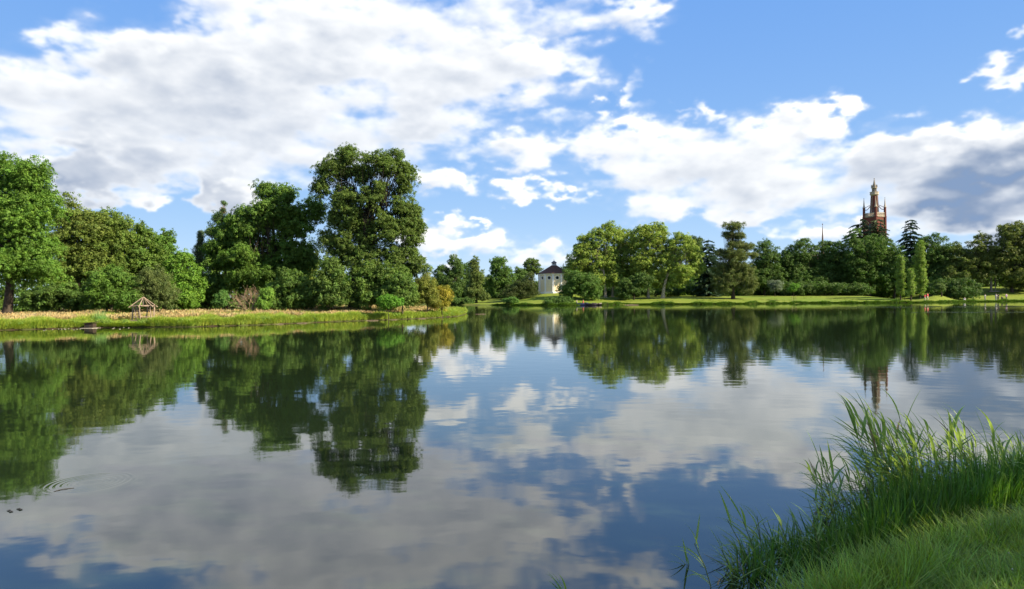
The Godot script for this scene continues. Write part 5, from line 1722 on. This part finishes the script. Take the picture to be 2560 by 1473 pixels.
	for e in [[22, 1277], [27, 1280], [46, 1273], [51, 1275]]:
		var lw := wat(e[0], e[1])
		var m4 := MB.new()
		m4.smooth = false
		m4.quad(Vector3(-0.03, 0.006, 0), Vector3(0, 0.008, -0.016), Vector3(0.03, 0.006, 0), Vector3(0, 0.012, 0.016))
		m4.quad(Vector3(-0.03, 0.003, 0), Vector3(0, 0.004, -0.016), Vector3(0.03, 0.003, 0), Vector3(0, 0.008, 0.016))
		tag(top("floating_leaf", m4.mesh(), mats.dark_wood, Vector3(lw.x, 0.0, lw.y)), "tiny dark fallen leaf floating near the twig", "leaf", "floating leaves")

func hull(l: float, wd: float, dp: float) -> MB:
	var mb := MB.new()
	mb.smooth = false
	var rings := []
	for i in 11:
		var t := i / 10.0
		var u := 2.0 * t - 1.0
		var hw := wd * 0.5 * (1.0 - pow(absf(u), 2.6) * (1.0 if u < 0 else 0.55))
		var sh := 0.16 * u * u
		var kx := l * (t - 0.5)
		rings.append([Vector3(kx, dp + sh, hw), Vector3(kx, dp * 0.45 + sh * 0.6, hw * 0.86), Vector3(kx, -0.08 + sh * 0.4, hw * 0.35), Vector3(kx, -0.08 + sh * 0.4, -hw * 0.35), Vector3(kx, dp * 0.45 + sh * 0.6, -hw * 0.86), Vector3(kx, dp + sh, -hw)])
	for i in 10:
		for j in 5:
			mb.quad(rings[i][j], rings[i][j + 1], rings[i + 1][j + 1], rings[i + 1][j])
	var e: Array = rings[10]
	mb.quad(e[0], e[1], e[4], e[5])
	mb.quad(e[1], e[2], e[3], e[4])
	return mb

func make_boats() -> void:
	var defs := [[1450, 763.5, 3.9, lin(0.018, 0.035, 0.14), 0.04, "dark blue rowing boat with two people under overhanging bushes"], [1476, 763.8, 2.8, lin(0.03, 0.022, 0.035), -0.1, "small dark rowing boat moored behind the blue boat"], [1492, 763.3, 2.3, lin(0.22, 0.21, 0.2), 0.15, "grey rowing boat with pale thwart moored at the landing"]]
	for e in defs:
		var w := wat(e[0], e[1])
		var root := thing("rowing_boat", Vector3(w.x, 0.02, w.y), e[5], "boat", "rowing boats under the plane trees", e[4])
		part("hull", hull(e[2], 1.15, 0.42).mesh(), plain(e[5], e[3], 0.5), root)
		for x in [-0.22, 0.18]:
			var t := MB.new()
			t.smooth = false
			t.box(Vector3(x * e[2], 0.32, 0), Vector3(0.24, 0.04, 0.95))
			part("thwart", t.mesh(), mats.old_wood, root)
		var rl := MB.new()
		var ps := []
		var ra := []
		for i in 11:
			var u := 2.0 * i / 10.0 - 1.0
			ps.append(Vector3(e[2] * 0.5 * u, 0.43 + 0.16 * u * u, 0.575 * (1.0 - pow(absf(u), 2.6) * (1.0 if u < 0 else 0.55))))
			ra.append(0.03)
		rl.tube(ps, ra, 5)
		part("gunwale", rl.mesh(), mats.old_wood if e[4] > 0.1 else plain(e[5], e[3], 0.5), root)
	var w := wat(1508, 763.4)
	var j := thing("landing_stage", Vector3(w.x, 0.0, w.y - 0.6), "low dark wooden landing stage beside the moored boats", "jetty")
	for k in 6:
		var b := MB.new()
		b.smooth = false
		b.box(Vector3(0, 0.32, -0.75 + k * 0.3), Vector3(2.6, 0.06, 0.27))
		part("plank", b.mesh(), mats.dark_wood, j)
	for x in [-1.1, 1.1]:
		var b := MB.new()
		b.tube([Vector3(x, -0.8, 0.6), Vector3(x, 0.6, 0.6)], [0.07, 0.07], 7)
		part("pile", b.mesh(), mats.dark_wood, j)

# ---------------------------------------------------------------- people
func nets(bones: Array, cell: float, grow: float, blend: float) -> ArrayMesh:
	var lo := Vector3(1e9, 1e9, 1e9)
	var hi := -lo
	for b in bones:
		var m := maxf(b[2], b[3]) + grow + cell * 1.5
		for q in [b[0], b[1]]:
			lo = lo.min(q - Vector3.ONE * m)
			hi = hi.max(q + Vector3.ONE * m)
	var n := Vector3i(((hi - lo) / cell).ceil()) + Vector3i.ONE
	var f := PackedFloat32Array()
	f.resize(n.x * n.y * n.z)
	var o := 0
	for k in n.z:
		for j in n.y:
			for i in n.x:
				var p := lo + Vector3(i, j, k) * cell
				var d := 1e9
				for b in bones:
					var ab: Vector3 = b[1] - b[0]
					var t := clampf((p - b[0]).dot(ab) / maxf(ab.length_squared(), 1e-6), 0.0, 1.0)
					var q: float = p.distance_to(b[0] + ab * t) - lerpf(b[2], b[3], t) - grow
					var h := clampf(0.5 + 0.5 * (d - q) / blend, 0.0, 1.0)
					d = lerpf(d, q, h) - blend * h * (1.0 - h) if d < 1e8 else q
				f[o] = d
				o += 1
	var ids := {}
	var v := PackedVector3Array()
	var ix := PackedInt32Array()
	var sy := n.x
	var sz := n.x * n.y
	for k in n.z - 1:
		for j in n.y - 1:
			for i in n.x - 1:
				var at := i + j * sy + k * sz
				var neg := 0
				var sum := Vector3.ZERO
				var cnt := 0
				for e in [[0, 1], [0, sy], [0, sz], [1, 1 + sy], [1, 1 + sz], [sy, sy + 1], [sy, sy + sz], [sz, sz + 1], [sz, sz + sy], [1 + sy, 1 + sy + sz], [1 + sz, 1 + sy + sz], [sy + sz, 1 + sy + sz]]:
					var a := f[at + e[0]]
					var b := f[at + e[1]]
					if (a < 0.0) != (b < 0.0):
						var t := a / (a - b)
						var pa := Vector3(e[0] % sy, (e[0] % sz) / sy, e[0] / sz)
						var pb := Vector3(e[1] % sy, (e[1] % sz) / sy, e[1] / sz)
						sum += pa.lerp(pb, t)
						cnt += 1
				if cnt:
					ids[at] = v.size()
					v.append(lo + (Vector3(i, j, k) + sum / cnt) * cell)
	for at in ids:
		var a := f[at]
		for ax in [[1, sy, sz], [sy, sz, 1], [sz, 1, sy]]:
			if (a < 0.0) == (f[at + ax[0]] < 0.0): continue
			var q := [at, at - ax[1], at - ax[1] - ax[2], at - ax[2]]
			if not (ids.has(q[1]) and ids.has(q[2]) and ids.has(q[3])): continue
			ix.append_array([ids[q[0]], ids[q[1]], ids[q[2]], ids[q[0]], ids[q[2]], ids[q[3]]])
	var st := SurfaceTool.new()
	st.begin(Mesh.PRIMITIVE_TRIANGLES)
	st.set_smooth_group(-1)
	for q in v: st.add_vertex(q)
	for q in ix: st.add_index(q)
	return st.commit()

# pose: "stand", "walk", "sit" (on the ground), "boat" (on a thwart)
func person(at: Vector3, turn: float, hgt: float, pose: String, shirt: Color, legs: Color, hair: Color, label: String) -> void:
	var root := thing("person", at, label, "person", "", turn)
	var k := hgt / 1.7
	var hip := 0.88
	var kneeL := Vector3(-0.1, 0.47, 0.02)
	var kneeR := Vector3(0.1, 0.47, 0.02)
	var footL := Vector3(-0.11, 0.06, 0.0)
	var footR := Vector3(0.11, 0.06, 0.0)
	var lean := Vector3(0, 0, 0.02)
	if pose == "walk":
		kneeL = Vector3(-0.1, 0.48, 0.17); footL = Vector3(-0.1, 0.07, 0.22)
		kneeR = Vector3(0.1, 0.47, -0.03); footR = Vector3(0.1, 0.07, -0.27)
	elif pose == "sit":
		hip = 0.12
		kneeL = Vector3(-0.13, 0.42, 0.34); footL = Vector3(-0.13, 0.06, 0.6)
		kneeR = Vector3(0.13, 0.36, 0.38); footR = Vector3(0.13, 0.06, 0.7)
		lean = Vector3(0, 0, 0.06)
	elif pose == "boat":
		hip = 0.42
		kneeL = Vector3(-0.13, 0.46, 0.38); footL = Vector3(-0.13, 0.07, 0.46)
		kneeR = Vector3(0.13, 0.46, 0.38); footR = Vector3(0.13, 0.07, 0.46)
		lean = Vector3(0, 0, 0.08)
	var ph := Vector3(0, hip, 0)
	var ch := ph + Vector3(0, 0.42, 0) + lean
	var nk := ph + Vector3(0, 0.56, 0) + lean
	var hd := nk + Vector3(0, 0.14, 0.02)
	var shl := ch + Vector3(-0.18, 0.08, 0)
	var shr := ch + Vector3(0.18, 0.08, 0)
	var ell := shl + Vector3(-0.07, -0.28, 0.02)
	var elr := shr + Vector3(0.06, -0.27, 0.05)
	var hal := ell + Vector3(0.02, -0.24, 0.12)
	var har := elr + Vector3(-0.1, -0.06, 0.24) if pose != "walk" else elr + Vector3(0, -0.24, 0.1)
	var hipl := ph + Vector3(-0.09, 0, 0)
	var hipr := ph + Vector3(0.09, 0, 0)
	var leg_b := [[hipl, kneeL, 0.085, 0.06], [kneeL, footL, 0.058, 0.04], [hipr, kneeR, 0.085, 0.06], [kneeR, footR, 0.058, 0.04], [hipl, hipr, 0.1, 0.1]]
	var feet := [[footL, footL + Vector3(-0.02, -0.025, 0.16), 0.042, 0.032], [footR, footR + Vector3(0.02, -0.025, 0.16), 0.042, 0.032]]
	var torso := [[ph + Vector3(0, 0.05, 0), ch, 0.125, 0.14], [shl, shr, 0.075, 0.075], [shl, ell, 0.055, 0.043], [shr, elr, 0.055, 0.043]]
	var skin := [[nk - Vector3(0, 0.08, 0), nk + Vector3(0, 0.05, 0), 0.055, 0.05], [hd, hd + Vector3(0, 0.07, 0.0), 0.085, 0.088], [hd + Vector3(0, 0, 0.08), hd + Vector3(0, -0.02, 0.1), 0.02, 0.02], [ell, hal, 0.04, 0.03], [elr, har, 0.04, 0.03], [hal, hal + Vector3(0, -0.06, 0.06), 0.032, 0.02], [har, har + Vector3(0, -0.04, 0.07), 0.032, 0.02]]
	var sc := func(a: Array) -> Array:
		var r := []
		for b in a: r.append([b[0] * k, b[1] * k, b[2] * k, b[3] * k])
		return r
	var all := []
	all.append_array(sc.call(leg_b)); all.append_array(sc.call(feet)); all.append_array(sc.call(torso)); all.append_array(sc.call(skin))
	part("body", nets(all, 0.045, 0.0, 0.05), plain("skin", lin(0.42, 0.24, 0.16), 0.6), root)
	part("shirt", nets(sc.call(torso), 0.04, 0.018, 0.05), plain("cloth" + shirt.to_html(), shirt, 0.9), root)
	part("trousers", nets(sc.call(leg_b), 0.04, 0.018, 0.05), plain("cloth" + legs.to_html(), legs, 0.9), root)
	part("shoes", nets(sc.call(feet), 0.03, 0.012, 0.03), plain("shoe", lin(0.05, 0.045, 0.04), 0.7), root)
	part("hair", nets(sc.call([[hd + Vector3(0, 0.09, -0.02), hd + Vector3(0, 0.02, -0.05), 0.09, 0.07]]), 0.03, 0.006, 0.03), plain("hair" + hair.to_html(), hair, 0.8), root)

func make_people() -> void:
	var red := lin(0.42, 0.05, 0.06)
	var white := lin(0.42, 0.40, 0.37)
	var navy := lin(0.03, 0.035, 0.06)
	var brown := lin(0.06, 0.035, 0.02)
	var gray := lin(0.3, 0.3, 0.29)
	var list := [
		[2312.5, 171.0, 0.6, 1.6, "walk", red, white, brown, "person in red top and pale trousers strolling beside the tallest poplar, shorter one"],
		[2319.0, 171.5, 0.4, 1.75, "walk", lin(0.5, 0.07, 0.08), lin(0.5, 0.45, 0.4), lin(0.2, 0.12, 0.06), "taller person in bright red top walking next to another by the poplars"],
		[2412.0, 174.5, -0.6, 1.65, "sit", white, lin(0.55, 0.55, 0.55), brown, "person in white sitting on the side of the grassy mound"],
		[2463.0, 176.5, 0.3, 1.65, "stand", lin(0.28, 0.28, 0.27), lin(0.2, 0.2, 0.19), brown, "person in light grey standing alone at the water beside the sunlit lawn"],
		[2490.5, 176.6, -0.3, 1.7, "stand", white, gray, lin(0.3, 0.25, 0.18), "person in white top standing at the water next to a person in black"],
		[2495.5, 176.9, -0.8, 1.65, "stand", navy, navy, brown, "person in dark clothes standing close beside one in white"],
		[2504.6, 182.5, 0.2, 1.7, "sit", lin(0.015, 0.015, 0.018), lin(0.02, 0.02, 0.025), lin(0.02, 0.015, 0.01), "person in black sitting on the rising lawn"],
		[2516.0, 180.0, 0.1, 1.7, "walk", lin(0.5, 0.34, 0.5), navy, brown, "person in lilac top and dark trousers walking on the rising lawn"],
	]
	for e in list:
		var p := on_ground(e[0], e[1])
		person(p, e[2], e[3], e[4], e[5], e[6], e[7], e[8])
	var w := wat(1450, 763.5)
	person(Vector3(w.x + 0.7, 0.02, w.y - 0.05), PI * 0.5, 1.7, "boat", red, navy, lin(0.3, 0.2, 0.1), "person in red top sitting in the dark blue rowing boat")
	person(Vector3(w.x - 0.86, 0.02, w.y + 0.02), PI * 0.5, 1.7, "boat", gray, navy, lin(0.3, 0.3, 0.28), "person in grey top sitting behind the red-clad rower")
